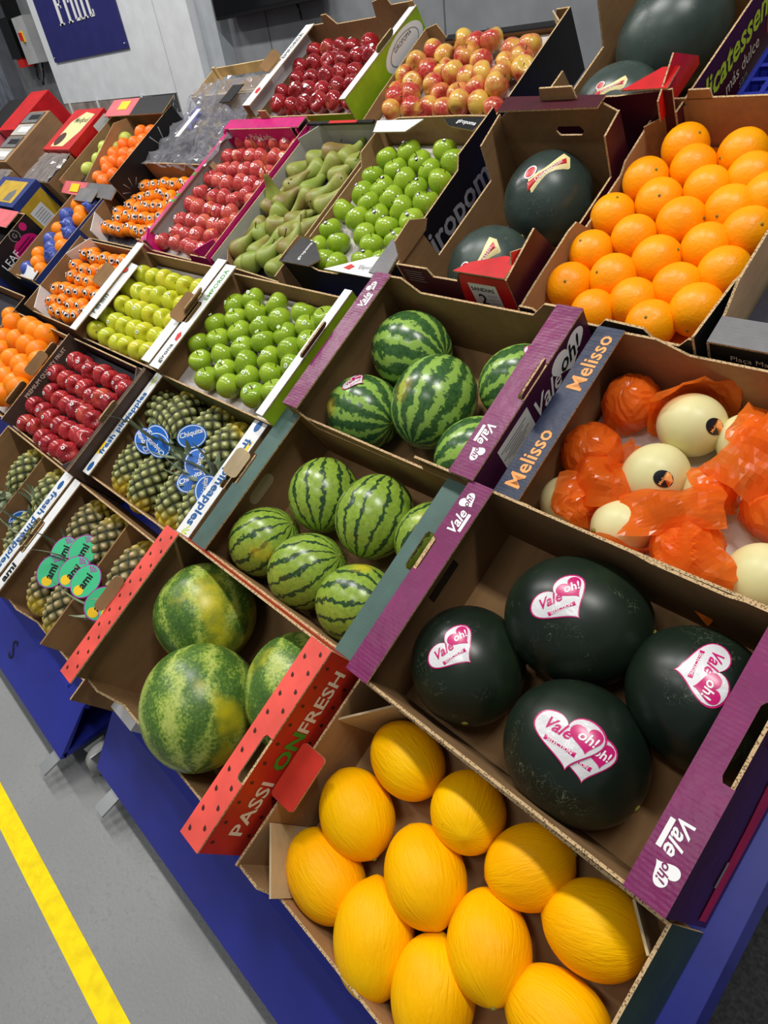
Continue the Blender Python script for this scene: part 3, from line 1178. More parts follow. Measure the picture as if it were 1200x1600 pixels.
lettering('ON', wR, (c['x'], 0.008, 0.207), (0, 1, 0), (0, 0, 1), 0.050, INK_G, 0.035, lift=0.001)
lettering('FRESH', wR, (c['x'], 0.112, 0.205), (0, 1, 0), (0, 0, 1), 0.048, INK_C, 0.02, lift=0.001)
handle_tab(c, 'L', 0.0, (0.045, 0.013), 50, mat=KD)
m = MB()
m.plate(rounded(0.055, 0.028, 0.008), lambda a, b_, q: (c['x'] + 0.003 + (0.028 - b_) + q * 0.1, -0.02 + a, 0.176 + (b_ + 0.028) * 0.15 + q), 0.004, (0, 1, 1))
m.build('hand_hole_flap', [CORAL_D, EDGE], c['root'])
m = MB()
m.plate([(-0.06, 0), (0.06, 0), (0.05, 0.045), (-0.05, 0.045)], lambda a, b_, q: (c['x'] - 0.06 - b_ * 0.25, -c['y'] - 0.003 - q - b_ * 0.4, 0.13 + a * 0.9), 0.004, (0, 0, 1))
m.build('loose_flap', [K, EDGE], c['root'])

c = carton('ami', 'pineapple_carton', 'low carton of tawny pineapples with white ami strip and kraft divider', -1.935, -1.335, -0.555, -0.14, 0.178,
           KD, KD, front=[(0, .12), (.12, .12), (.2, .07), (.8, .07), (.9, .1), (1, .1)], flanges=(('L', 0.04, WHITEP, (-0.06, 0.05, 0.02)),), yaw=0, tray=None)
lettering('ami', c['fl']['L'], (-c['x'] + 0.021, -0.125, c['h'] + 0.004), LA, LU, 0.042, INK_K, 0.04)
m = MB()
m.box(-0.003, 0.003, -c['y'] + 0.01, c['y'] - 0.01, 0.006, 0.15)
m.build('divider', [KD], c['root'], Matrix.Translation((0.02, 0, 0)))
print_patch(rect(0.09, 0.012), c['panels']['B'], (0.1, c['y'] - TH, 0.165), (1, 0, 0), (0, 0, 1), INK_G, name='printed_patch')

c = carton('fresh1', 'pineapple_carton', 'pineapple carton with upside-down fresh pineapples strip at the stand front', -2.55, -1.95, -0.555, -0.14, 0.18,
           KD, KD, front=.09, flanges=(('R', 0.055, WHITEP, (-0.05, 0.05, 0.02)),))
lettering('fresh pineapples', c['fl']['R'], (c['x'] - 0.026, 0.0, c['h'] + 0.004), RA, RU, 0.043, INK_B, 0.025)
print_patch(ellipse(0.016, 0.011), c['fl']['R'], (c['x'] - 0.028, 0.165, c['h'] + 0.004), (0, 1, 0), (-1, 0, 0), INK_B, name='printed_logo')
m = MB()
m.box(-0.003, 0.003, -c['y'] + 0.01, c['y'] - 0.01, 0.006, 0.15)
m.build('divider', [KD], c['root'], Matrix.Translation((-0.0, 0, 0)))

# --- second row ------------------------------------------------------------
c = carton('vale', 'watermelon_carton', 'purple-rimmed carton holding four black watermelons with heart stickers', -0.67, -0.073, -0.10, 0.318, 0.236,
           KD, DKGREEN, yaw=-0.8, lean=0.032, front=.225, back=[(0, .236), (.55, .236), (.6, .225), (.8, .225), (.84, .236), (1, .236)],
           flanges=(('L', 0.054, PURPLE, (0.01, 0.08, 0.012)), ('R', 0.056, PURPLE, (-0.03, 0.09, 0.02))), outs={'R': PURPLE_D})
vale_logo(c['fl']['L'], (-c['x'] + 0.027, 0.145, c['h'] + 0.004), LA, LU, 0.95)
vale_logo(c['fl']['R'], (c['x'] - 0.028, -0.14, c['h'] + 0.004), RA, RU, 1.0)
print_patch([(-0.2, -0.115), (0.2, -0.115), (0.2, -0.02), (0.05, -0.04), (-0.06, -0.06), (-0.2, -0.07)], c['panels']['R'], (c['x'] + 0.0136, 0, 0.14), (0, 1, 0), (-0.1356, 0, 1), REDP, 0.0008, 'printed_wave')
lettering('Vale', c['panels']['R'], (c['x'] + 0.0095, 0.09, 0.17), (0, 1, 0), (-0.1356, 0, 1), 0.07, INK_GR, 0.02, 0.35, lift=0.0012)
print_patch(rect(0.02, 0.006), c['panels']['R'], (c['x'] + 0.0215, -0.13, 0.08), (0, 1, 0), (-0.1356, 0, 1), INK_GR, 0.0014, 'printed_patch')
m = MB()
m.box(-0.0125, 0.0125, -0.045, 0.045, -0.0005, 0.0005)
m.build('hand_hole', [INK_K], c['root'], Matrix.Translation((-c['x'] + TH + 0.0005, 0.03, 0.13)) @ Matrix.Rotation(math.radians(90), 4, 'Y'))

c = carton('striped', 'watermelon_carton', 'slate green rimmed carton holding six small striped watermelons', -1.282, -0.693, -0.082, 0.326, 0.198,
           KD, SLATE, yaw=-0.4, front=.185, back=.19,
           flanges=(('L', 0.058, SLATE, (-0.03, 0.06, 0.016)), ('R', 0.05, SLATE, (0.0, 0.085, 0.022))))
handle_tab(c, 'L', 0.015, (0.038, 0.02), 35, mat=KL)
m = MB()
m.plate(rounded(0.045, 0.018, 0.016), lambda a, b_, q: (-c['x'] + TH + q, 0.0 + a, 0.12 + b_), 0.001, (0, 0, 0))
m.build('hand_hole', [KL], c['root'])

c = carton('pine', 'pineapple_carton', 'carton of green pineapples with blue tags and two fresh pineapples strips', -1.925, -1.325, -0.105, 0.277, 0.18,
           KD, KD, yaw=0.6, front=.165, back=.17, flanges=(('L', 0.04, WHITEP), ('R', 0.055, WHITEP, (-0.02, 0.07, 0.02))))
lettering('fresh pineapples', c['fl']['L'], (-c['x'] + 0.02, 0.0, c['h'] + 0.004), LA, LU, 0.036, INK_B, 0.03)
lettering('fresh pineapples', c['fl']['R'], (c['x'] - 0.026, -0.01, c['h'] + 0.004), RA, RU, 0.041, INK_B, 0.03)
for f, px, sgn in (('L', -c['x'] + 0.02, 1), ('R', c['x'] - 0.027, -1)):
    print_patch(ellipse(0.017, 0.011), c['fl'][f], (px, -0.165 * sgn, c['h'] + 0.004), (0, 1, 0), (-1, 0, 0), INK_B, name='printed_logo')
    print_patch(rect(0.022, 0.006), c['fl'][f], (px - 0.014 * sgn, -0.1 * sgn, c['h'] + 0.004), (0, 1, 0), (-1, 0, 0), INK_Y, name='printed_patch')
    for k in range(5):
        a = math.radians(50 + 20 * k)
        print_patch([(0, 0), (0.03 * math.cos(a) + 0.003, 0.02 * math.sin(a)), (0.04 * math.cos(a), 0.026 * math.sin(a)), (0.03 * math.cos(a) - 0.003, 0.02 * math.sin(a))], c['fl'][f], (px + 0.01 * sgn, 0.165 * sgn, c['h'] + 0.004), (0, sgn, 0), (-sgn, 0, 0), INK_L, name='printed_leaf')

c = carton('red2', 'apple_carton', 'chocolate brown carton with five rows of dark red apples', -2.545, -1.935, -0.135, 0.262, 0.215,
           BROWNP, BROWNP, front=.17, back=.19, tray=0.125, flanges=(('R', 0.012, BROWNP),))
lettering('PREMIUM QUALITY FRUIT', c['panels']['L'], (-c['x'] + TH, 0.03, 0.195), (0, 1, 0), (-0.0, 0, 1), 0.02, INK_C, 0.01, lift=0.001)
handle_tab(c, 'R', 0.02, (0.04, 0.018), 50, mat=KD)
handle_tab(c, 'L', 0.04, (0.05, 0.018), 60, mat=KD)
corner_flap(c, 1, -1, 0.05, 0.1, 0.215, BROWNP)
corner_flap(c, 1, 1, 0.05, 0.1, 0.215, BROWNP)
m_ = Matrix.Translation((0, 0, 0))
for sy in (-1, 1):
    lettering('PF', c['root'], (c['x'] - 0.031, sy * (c['y'] - 0.031), 0.185), (0.7, 0.7 * sy, 0), (0, 0, 1), 0.03, INK_C, 0.02, lift=0.006)

c = carton('or2', 'orange_carton', 'brown carton of stacked oranges at the left edge', -3.175, -2.575, -0.135, 0.262, 0.2, KD, BROWNP, tray=0.118, tray_mat=PULP, front=.16, back=.18)
handle_tab(c, 'R', -0.09, (0.05, 0.018), 60, mat=KD)
handle_tab(c, 'R', 0.09, (0.05, 0.018), 60, mat=KD)

# --- third row -----------------------------------------------------------------
c = carton('melisso', 'melon_carton', 'navy rimmed carton of pale melons in orange film', -0.634, -0.03, 0.33, 0.735, 0.2, K, KD, front=[(0, .195), (.12, .195), (.16, .185), (.84, .185), (.88, .195), (1, .195)], back=[(0, .2), (.2, .2), (.3, .17), (.8, .17), (.88, .2), (1, .2)],
           flanges=(('L', 0.056, NAVY),), tray=0.012, tray_mat=PAPER, outs={'F': OLIVE})
for y in (-0.115, 0.115):
    lettering('Melisso', c['fl']['L'], (-c['x'] + 0.03, y, c['h'] + 0.004), LA, LU, 0.045, INK_O, 0.015)
c = carton('vlight', 'watermelon_carton', 'tall purple-rimmed carton with five light green banded watermelons', -1.25, -0.66, 0.32, 0.736, 0.243, KD, KD, front=[(0, .235), (.05, .235), (.1, .16), (.72, .16), (.76, .235), (1, .235)], back=[(0, .243), (.15, .243), (.22, .2), (.78, .2), (.85, .243), (1, .243)],
           flanges=(('L', 0.053, PURPLE), ('R', 0.058, PURPLE, (-0.02, 0.07, 0.018))), outs={'R': PURPLE_D, 'L': PURPLE_D})
vale_logo(c['fl']['L'], (-c['x'] + 0.027, 0.14, c['h'] + 0.004), LA, LU, 0.9)
vale_logo(c['fl']['R'], (c['x'] - 0.03, -0.13, c['h'] + 0.004), RA, RU, 0.95)
wR = c['panels']['R']
print_patch(rect(0.055, 0.035), wR, (c['x'], -0.075, 0.19), (0, 1, 0), (0, 0, 1), PAPER, name='paper_label')
for k in range(6):
    print_patch(rect(0.046 - 0.012 * (k % 3), 0.0012), wR, (c['x'], -0.08, 0.21 - 0.007 * k), (0, 1, 0), (0, 0, 1), INK_GR, 0.0012, 'printed_line')
lettering('Vale', wR, (c['x'], 0.035, 0.185), (0, 1, 0), (0, 0, 1), 0.06, INK_W, 0.015, 0.35, lift=0.001)
hp = print_patch(heart(0.12, 0.085), wR, (c['x'], 0.13, 0.195), (0, 1, 0), (0, 0, 1), INK_W, name='printed_heart')
lettering('oh!', hp, (c['x'], 0.13, 0.197), (0, 1, 0), (0, 0, 1), 0.055, INK_K, 0.015, 0.25, lift=0.0012)
handle_tab(c, 'R', 0.02, (0.045, 0.016), 70, mat=PURPLE)
rim_tab(c, 'F', 0.2, 0.13, 0.02, 0.22, K)

c = carton('granny3', 'apple_carton', 'white and lime rimmed carton with glossy green apples, middle row', -1.872, -1.285, 0.268, 0.668, 0.243, KD, OLIVE, front=.2, back=.21, tray=0.148, tray_mat=PULP,
           flanges=(('L', 0.055, WHITEP, (-0.03, 0.05, 0.03)), ('R', 0.028, WHITEP)), outs={'R': LIME, 'F': OLIVE})
lettering('EMPORDÀ', c['fl']['L'], (-c['x'] + 0.032, 0.12, c['h'] + 0.004), LA, LU, 0.026, INK_G, 0.01)
lettering('girona', c['fl']['L'], (-c['x'] + 0.032, -0.145, c['h'] + 0.004), LA, LU, 0.028, INK_K, 0.01)
print_patch([(-0.018, -0.008), (0.004, -0.012), (0.018, 0.002), (0.006, 0.012), (-0.014, 0.006)], c['fl']['L'], (-c['x'] + 0.034, -0.08, c['h'] + 0.004), LA, LU, INK_R, name='printed_logo')
handle_tab(c, 'L', 0.01, (0.05, 0.022), 40, mat=KD)
handle_tab(c, 'R', 0.03, (0.055, 0.014), 55, mat=KD)
c = carton('yellow', 'apple_carton', 'white rimmed carton with five rows of yellow apples', -2.49, -1.885, 0.275, 0.682, 0.243, KD, BROWNP, front=.19, back=.2, tray=0.143, tray_mat=PULP,
           flanges=(('L', 0.05, WHITEP), ('R', 0.05, WHITEP, (-0.01, 0.07, 0.02))))
m = MB()
m.plate([(-0.13, 0.0), (0.12, 0.0), (0.12, 0.085), (-0.13, 0.085)], lambda a, b_, q: (-c['x'] + 0.005 + b_ * 0.9, a, c['h'] + 0.005 + q - b_ * 0.28), 0.003, (0, 0, 1))
lp = m.build('inner_flap', [WHITEP, EDGE], c['root'])
lettering('Perlim', lp, (-c['x'] + 0.05, -0.07, c['h'] - 0.004), (0, 1, 0), (-1, 0, 0.28), 0.034, DKGREEN, 0.015, lift=0.0015)
print_patch(ellipse(0.014, 0.014), lp, (-c['x'] + 0.045, 0.085, c['h'] - 0.002), (0, 1, 0), (-1, 0, 0.28), INK_R, 0.0015, 'printed_logo')
handle_tab(c, 'L', 0.03, (0.045, 0.022), 40, mat=KD)
handle_tab(c, 'R', 0.03, (0.045, 0.022), 40, mat=KD)
c = carton('eyes3', 'tangerine_carton', 'kraft carton of tangerines with eye stickers beside the yellow apples', -3.12, -2.51, 0.3, 0.69, 0.2, KD, KD, tray=0.122, front=.16, back=.18)
for cx, cy in ((-1, -1), (-1, 1)):
    corner_flap(c, cx, cy, 0.1, 0.1, 0.2, WHITEP)
c = carton('bluewrap', 'orange_carton', 'narrow kraft carton of blue tissue-wrapped oranges', -3.54, -3.2, 0.42, 0.96, 0.2, K, BLUEP, tray=0.125, front=.16, back=.18)
rim_tab(c, 'F', 0.0, 0.2, 0.03, 0.16, GREYP)
m = MB()
m.plate([(-0.1, 0), (0.06, 0), (0.1, 0.07), (-0.05, 0.09)], lambda a, b_, q: (a, -c['y'] + 0.01 + b_ * 0.6, 0.17 + q + b_ * 0.25), 0.003, (0, 0, 1))
m.build('torn_flap', [WHITEP, EDGE], c['root'])
m = MB()
m.plate([(-0.1, 0), (0.1, 0), (0.1, 0.08), (-0.1, 0.09)], lambda a, b_, q: (a, c['y'] - 0.09 + b_, 0.2 + q + b_ * 0.1), 0.003, (0, 0, 1))
m.build('torn_flap', [GREYP, EDGE], c['root'])

# --- fourth row ------------------------------------------------------------------
c = carton('oranges', 'orange_carton', 'tall kraft carton packed with large oranges', -0.84, -0.445, 0.745, 1.375, 0.185, K, BLACKP, yaw=-0.4,
           front=[(0, .2), (.1, .2), (.14, .185), (.5, .185), (.55, .21), (.75, .205), (.8, .175), (.92, .175), (.97, .2), (1, .2)],
           back=.2, left=[(0, .19), (.1, .195), (.35, .2), (.4, .195), (.44, .155), (.7, .155), (.74, .17), (1, .178)], right=[(0, .21), (.25, .183), (.36, .153), (1, .15)], tray=0.08, tray_mat=ORANGE2)
rim_tab(c, 'B', -0.095, 0.06, 0.02, 0.2, K)
corner_flap(c, -1, 1, 0.07, 0.02, 0.185, KD)
c = carton('redcart', 'apple_carton', 'black carton of pink apples with printed address at the right edge', -0.432, -0.03, 0.755, 1.36, 0.19, KL, BLACKP, front=[(0, .185), (1, .185)], left=[(0, .185), (.1, .185), (.2, .215), (1, .215)], tray=0.1)
m = MB()
m.plate([(-0.2, 0), (0.2, 0), (0.2, 0.06), (-0.2, 0.06)], lambda a, b_, q: (a, -c['y'] + b_, 0.186 + q), 0.004, (0, 0, 1))
m.build('front_ledge', [GREYP, EDGE], c['root'])
for i, tx in enumerate(('Plaça Major, 2', '17420 Sant Pere Pescador', 'Girona - Spain', 'Tel. +34 972 500')):
    lettering(tx, c['panels']['F'], (-0.16, -c['y'], 0.155 - i * 0.022), (1, 0, 0), (0, 0, 1), 0.019, INK_C, 0.0, lift=0.0012, align='LEFT')
c = carton('deli1', 'watermelon_carton', 'maroon and red carton with two dark watermelons and a number 2 label', -1.2, -0.86, 0.765, 1.265, 0.25, KD, MAROON, yaw=0,
           front=[(0, .25), (.3, .25), (.33, .225), (.55, .225), (.6, .255), (1, .255)], back=[(0, .25), (.15, .285), (.85, .29), (1, .26)], left=[(0, .25), (.22, .25), (.25, .153), (.78, .153), (.8, .25), (1, .26)],
           right=[(0, .255), (.26, .275), (.33, .19), (.37, .15), (.84, .15), (.86, .25), (1, .26)], outs={'F': MAROON, 'R': MAROON},
           holes_back=([(0.0, 0.2), (0.06, 0.2), (0.07, 0.212), (0.06, 0.225), (0.0, 0.225), (-0.01, 0.212)],))
wF = c['panels']['F']
print_patch([(-0.01, 0.005), (0.168, 0.005), (0.168, 0.254), (0.035, 0.254), (0.02, 0.2)], wF, (0, -c['y'], 0), (1, 0, 0), (0, 0, 1), REDP, 0.0006, 'printed_panel')
lb = print_patch(rect(0.04, 0.042), wF, (0.09, -c['y'], 0.188), (1, 0, 0), (0, 0, 1), PAPER, 0.0012, 'paper_label')
lettering('SANDIAS', lb, (0.088, -c['y'], 0.212), (1, 0, 0), (0, 0, 1), 0.0165, INK_K, 0.01, lift=0.002)
lettering('2', lb, (0.078, -c['y'], 0.178), (1, 0, 0), (0, 0, 1), 0.048, INK_K, 0.01, lift=0.002)
for k in range(4):
    print_patch(rect(0.014, 0.0008), lb, (0.109, -c['y'], 0.195 - 0.012 * k), (1, 0, 0), (0, 0, 1), INK_GR, 0.002, 'printed_line')
for k in range(5):
    print_patch(rect(0.03 - 0.004 * (k % 2), 0.0011), wF, (-0.12, -c['y'], 0.235 - 0.008 * k), (1, 0, 0), (0, 0, 1), INK_GR, 0.0008, 'printed_line')
m = MB()
m.plate([(-0.245, 0), (-0.13, 0), (-0.11, 0.03), (-0.16, 0.1), (-0.225, 0.095)], lambda a, b_, q: (-c['x'] + 0.008 + q, a, 0.245 + b_ * 0.6), 0.004, (0, 0, 1))
m.build('corner_flap', [KD, EDGE], c['root'])
m = MB()
m.plate([(-0.245, 0), (-0.09, 0), (-0.09, 0.01), (-0.2, 0.085)], lambda a, b_, q: (c['x'] - 0.012 + q, a, 0.2 + b_), 0.004, (0, 0, 1))
m.build('corner_flap', [REDP, EDGE], c['root'])
m = MB()
m.plate([(0.02, 0), (0.165, 0), (0.165, 0.06), (0.13, 0.06), (0.05, 0.03)], lambda a, b_, q: (a, -c['y'] + b_, 0.256 + q), 0.004, (0, 0, 1))
m.build('top_ledge', [REDP, EDGE], c['root'])
m = MB()
m.plate([(-0.14, 0), (0.14, 0), (0.14, 0.04), (-0.14, 0.05)], lambda a, b_, q: (a, c['y'] - 0.035 + b_, 0.291 + q), 0.004, (0, 0, 1))
m.build('top_ledge', [MAROON, EDGE], c['root'])
rim_tab(c, 'B', 0.02, 0.1, 0.03, 0.295, K)

c = carton('granny4', 'apple_carton', 'black sided carton of matt green apples with dark oval stickers', -1.745, -1.28, 0.765, 1.34, 0.2, K, BLACKP,
           front=[(0, .18), (.3, .18), (.36, .165), (.55, .165), (.6, .18), (1, .18)], back=[(0, .185), (.2, .205), (.75, .205), (1, .2)], left=[(0, .19), (.17, .188), (.22, .152), (.74, .153), (.78, .185), (1, .185)], right=[(0, .175), (.18, .194), (.65, .197), (.69, .226), (1, .224)], tray=0.113, tray_mat=PULP)
lettering('giropoma', c['panels']['R'], (c['x'], 0.04, 0.115), (0, 1, 0), (0, 0, 1), 0.1, INK_GR, 0.02, lift=0.001)
m = MB()
m.plate([(-0.235, 0), (-0.09, 0.0), (-0.06, 0.03), (-0.13, 0.085), (-0.21, 0.10)], lambda a, b_, q: (a, -c['y'] - 0.004 + b_, 0.181 + q), 0.004, (0, 0, 1))
fp = m.build('corner_ledge', [BLACKP, EDGE], c['root'])
lettering('giropoma', fp, (-0.15, -c['y'] + 0.045, 0.1852), (0.1, 1, 0), (-1, 0.1, 0), 0.018, INK_W, 0.01)
m = MB()
m.plate([(-0.02, 0), (0.2, 0), (0.2, 0.07), (0.14, 0.07)], lambda a, b_, q: (a, -c['y'] - 0.004 + b_, 0.181 + q), 0.004, (0, 0, 1))
fp = m.build('corner_ledge', [WHITEP, EDGE], c['root'])
lettering('Eliposo', fp, (0.14, -c['y'] + 0.025, 0.1852), (1, 0.1, 0), (-0.1, 1, 0), 0.02, INK_GR, 0.0)
print_patch([(-0.02, -0.006), (0.006, -0.01), (0.02, 0.004), (0.0, 0.01)], fp, (0.075, -c['y'] + 0.018, 0.1852), (1, 0, 0), (0, 1, 0), INK_R, name='printed_logo')
m = MB()
m.plate([(-0.287, 0), (-0.17, 0), (-0.17, 0.05), (-0.287, 0.07)], lambda a, b_, q: (c['x'] - 0.055 + b_, a, 0.196 + q), 0.004, (0, 0, 1))
m.build('side_ledge', [GREYP, EDGE], c['root'])
m = MB()
m.plate([(-0.22, 0), (-0.02, 0), (-0.06, 0.05), (-0.2, 0.05)], lambda a, b_, q: (a, c['y'] - 0.02 - b_, 0.207 + q), 0.004, (0, 0, 1))
m.build('corner_ledge', [WHITEP, EDGE], c['root'])
m = MB()
m.plate([(0.06, 0), (0.22, 0), (0.2, 0.05), (0.1, 0.03)], lambda a, b_, q: (a, c['y'] - 0.02 - b_, 0.207 + q), 0.004, (0, 0, 1))
fp = m.build('corner_ledge', [BLACKP, EDGE], c['root'])
lettering('giropoma', fp, (0.16, c['y'] - 0.04, 0.212), (1, -0.2, 0), (0.2, 1, 0), 0.02, INK_W, 0.01)

c = carton('pears', 'pear_carton', 'grey lined carton of green pears with black tray', -2.098, -1.752, 0.72, 1.33, 0.19, KG, K, front=[(0, .166), (1, .13)], back=.2, left=.185, right=.16, tray=0.1)
corner_flap(c, -1, 1, 0.07, 0.02, 0.2, KG)
corner_flap(c, -1, -1, 0.06, 0.02, 0.16, K)
m = MB()
m.box(-0.17, 0.17, c['y'] - 0.012, c['y'], 0.2, 0.208)
rb = m.build('rim_band', [BLACKP], c['root'])
print_patch(rect(0.07, 0.006), rb, (0.02, c['y'] - 0.006, 0.208), (1, 0, 0), (0, 1, 0), INK_R, name='printed_patch')

c = carton('pink', 'apple_carton', 'magenta carton with rows of stickered pink apples', -2.592, -2.105, 0.712, 1.345, 0.2, KG, MAGENTA, front=[(0, .22), (.06, .22), (.12, .17), (.7, .16), (.76, .19), (1, .19)], back=.215, tray=0.115, tray_mat=PULP,
           flanges=(('L', 0.022, MAGENTA), ))
m = MB()
m.plate([(-0.24, 0), (0.24, 0), (0.24, 0.05), (-0.24, 0.05)], lambda a, b_, q: (a, c['y'] - 0.055 + b_, 0.216 + q), 0.004, (0, 0, 1))
m.build('top_flange', [MAGENTA, EDGE], c['root'])
m = MB()
m.plate([(-0.2, 0), (0.2, 0), (0.2, 0.07), (-0.2, 0.07)], lambda a, b_, q: (a, c['y'] - 0.056 - q, 0.15 + b_), 0.003, (0, 0, 1))
bp = m.build('hanging_flap', [MAGENTA, EDGE], c['root'])
lettering('Pink Lady', bp, (-0.02, c['y'] - 0.0592, 0.185), (1, 0, 0), (0, 0, 1), 0.036, INK_C, 0.01, 0.3, lift=0.0012)
for sy in (-1, 1):
    corner_flap(c, 1, sy, 0.06, 0.06, 0.215, MAGENTA)
    corner_flap(c, -1, sy, 0.06, 0.06, 0.215, MAGENTA)
rim_tab(c, 'B', 0.0, 0.06, 0.03, 0.219, K)
for k, (y, z) in enumerate(((-0.15, 0.13), (-0.02, 0.12), (0.1, 0.13), (0.2, 0.12))):
    print_patch(heart(0.05, 0.045), c['panels']['R'], (c['x'], y, z), (0, 1, 0), (0, 0, 1), INK_R if k % 2 else DKGREEN, name='printed_heart')
for y in (-0.1, -0.07, 0.04):
    print_patch(rect(0.008, 0.01), c['fl']['L'], (-c['x'] + 0.012, y, c['h'] + 0.004), (0, 1, 0), (-1, 0, 0), INK_G, name='printed_leaf')
lettering('Pink', c['panels']['F'], (-0.05, -c['y'], 0.11), (1, 0, 0), (0, 0, 1), 0.06, SALMON, 0.0, 0.3, lift=0.001)

c = carton('eyes4', 'tangerine_carton', 'kraft carton of tangerines with eye stickers beside the pink apples', -3.2, -2.605, 0.725, 1.125, 0.19, KD, BLACKP, tray=0.102, front=.14, back=.2)
for cx, cy in ((-1, -1), (-1, 1)):
    corner_flap(c, cx, cy, 0.1, 0.08, 0.19, WHITEP)

# --- top row ------------------------------------------------------------------------
c = carton('fuji', 'apple_carton', 'black carton of red and yellow apples in the top row', -1.875, -1.305, 1.355, 1.785, 0.2, K, BLACKP, front=[(0, .17), (1, .165)], back=[(0, .19), (.1, .2), (.14, .15), (.9, .15), (.92, .19), (1, .19)], left=[(0, .17), (.3, .18), (1, .19)], right=[(0, .18), (1, .19)], tray=0.128, tray_mat=PULP)
corner_flap(c, 1, 1, 0.05, 0.1, 0.19, KL)
m = MB()
m.box(-0.2, 0.24, c['y'] - 0.02, c['y'] + 0.004, 0.15, 0.156)
m.build('rim_band', [BLACKP], c['root'])
c = carton('red5', 'apple_carton', 'white and lime carton of shiny crimson apples in the top row', -2.5, -1.9, 1.37, 1.81, 0.25, KD, WHITEP, front=.2, back=[(0, .25), (.18, .25), (.19, .28), (.24, .28), (.3, .24), (.66, .24), (.68, .29), (.8, .3), (.82, .27), (1, .27)], tray=0.155, tray_mat=PULP,
           flanges=(('L', 0.05, WHITEP, (-0.05, 0.03, 0.02)), ('R', 0.03, WHITEP)), outs={'R': LIME, 'F': LIME})
m = MB()
m.box(-c['x'] + TH, -c['x'] + TH + 0.001, -c['y'] + 0.02, c['y'] - 0.02, 0.19, 0.25)
m.build('white_lining', [WHITEP], c['root'])
lettering('EMPORDÀ', c['fl']['L'], (-c['x'] + 0.024, 0.1, c['h'] + 0.004), LA, LU, 0.03, INK_K, 0.0)
print_patch([(-0.018, -0.01), (0.004, -0.014), (0.018, 0.002), (0.006, 0.014), (-0.014, 0.008)], c['fl']['L'], (-c['x'] + 0.026, -0.14, c['h'] + 0.004), LA, LU, INK_R, name='printed_logo')
sp = print_patch(ellipse(0.11, 0.05), c['panels']['R'], (c['x'], 0.1, 0.195), (0, 1, 0), (0, 0, 1), INK_W, name='printed_seal')
print_patch(ellipse(0.085, 0.037), sp, (c['x'], 0.1, 0.195), (0, 1, 0), (0, 0, 1), INK_GR, 0.0009, 'printed_ring')
print_patch(ellipse(0.08, 0.034), sp, (c['x'], 0.1, 0.195), (0, 1, 0), (0, 0, 1), INK_W, 0.0012, 'printed_ring')
lettering('GIROPOMA', sp, (c['x'], 0.1, 0.215), (0, 1, 0), (0, 0, 1), 0.02, INK_K, 0.0, lift=0.0016)
handle_tab(c, 'R', 0.03, (0.05, 0.012), 70, mat=OLIVE)
handle_tab(c, 'L', 0.0, (0.05, 0.02), 45, mat=KD)
c = carton('deli2', 'watermelon_carton', 'maroon carton with yellow lettering and two watermelons at the top right', -1.12, -0.77, 1.335, 1.86, 0.2, KD, MAROON, front=[(0, .24), (.6, .24), (1, .25)], back=.28, left=[(0, .24), (.2, .24), (.23, .17), (.55, .17), (.58, .28), (1, .28)], right=[(0, .195), (1, .185)])
wR = c['panels']['R']
lettering('Delicatessen', wR, (c['x'], -0.03, 0.135), (0, 1, 0), (0, 0, 1), 0.085, INK_L, 0.02, 0.2, lift=0.001)
lettering('más dulce', wR, (c['x'], 0.05, 0.075), (0, 1, 0), (0, 0, 1), 0.045, INK_C, 0.0, lift=0.001)
lettering('san', wR, (c['x'], 0.05, 0.04), (0, 1, 0), (0, 0, 1), 0.035, INK_GR, 0.0, lift=0.001)
print_patch([(-0.02, -0.07), (0.03, -0.05), (0.05, 0.0), (0.045, 0.06), (-0.005, 0.05)], wR, (c['x'], 0.2, 0.13), (0, 1, 0), (0, 0, 1), STK_R, 0.0006, 'printed_slice')
m = MB()
m.plate([(-0.285, 0), (-0.1, 0), (-0.1, 0.02), (-0.2, 0.1), (-0.285, 0.05)], lambda a, b_, q: (c['x'] - 0.03 + q, a, 0.19 + b_), 0.004, (0, 0, 1))
m.build('corner_flap', [REDP, EDGE], c['root'])
m = MB()
m.plate([(0.05, 0), (0.16, 0), (0.16, 0.06), (0.12, 0.06)], lambda a, b_, q: (a, -c['y'] + b_, 0.251 + q + b_ * 0.1), 0.004, (0, 0, 1))
m.build('corner_ledge', [REDP, EDGE], c['root'])

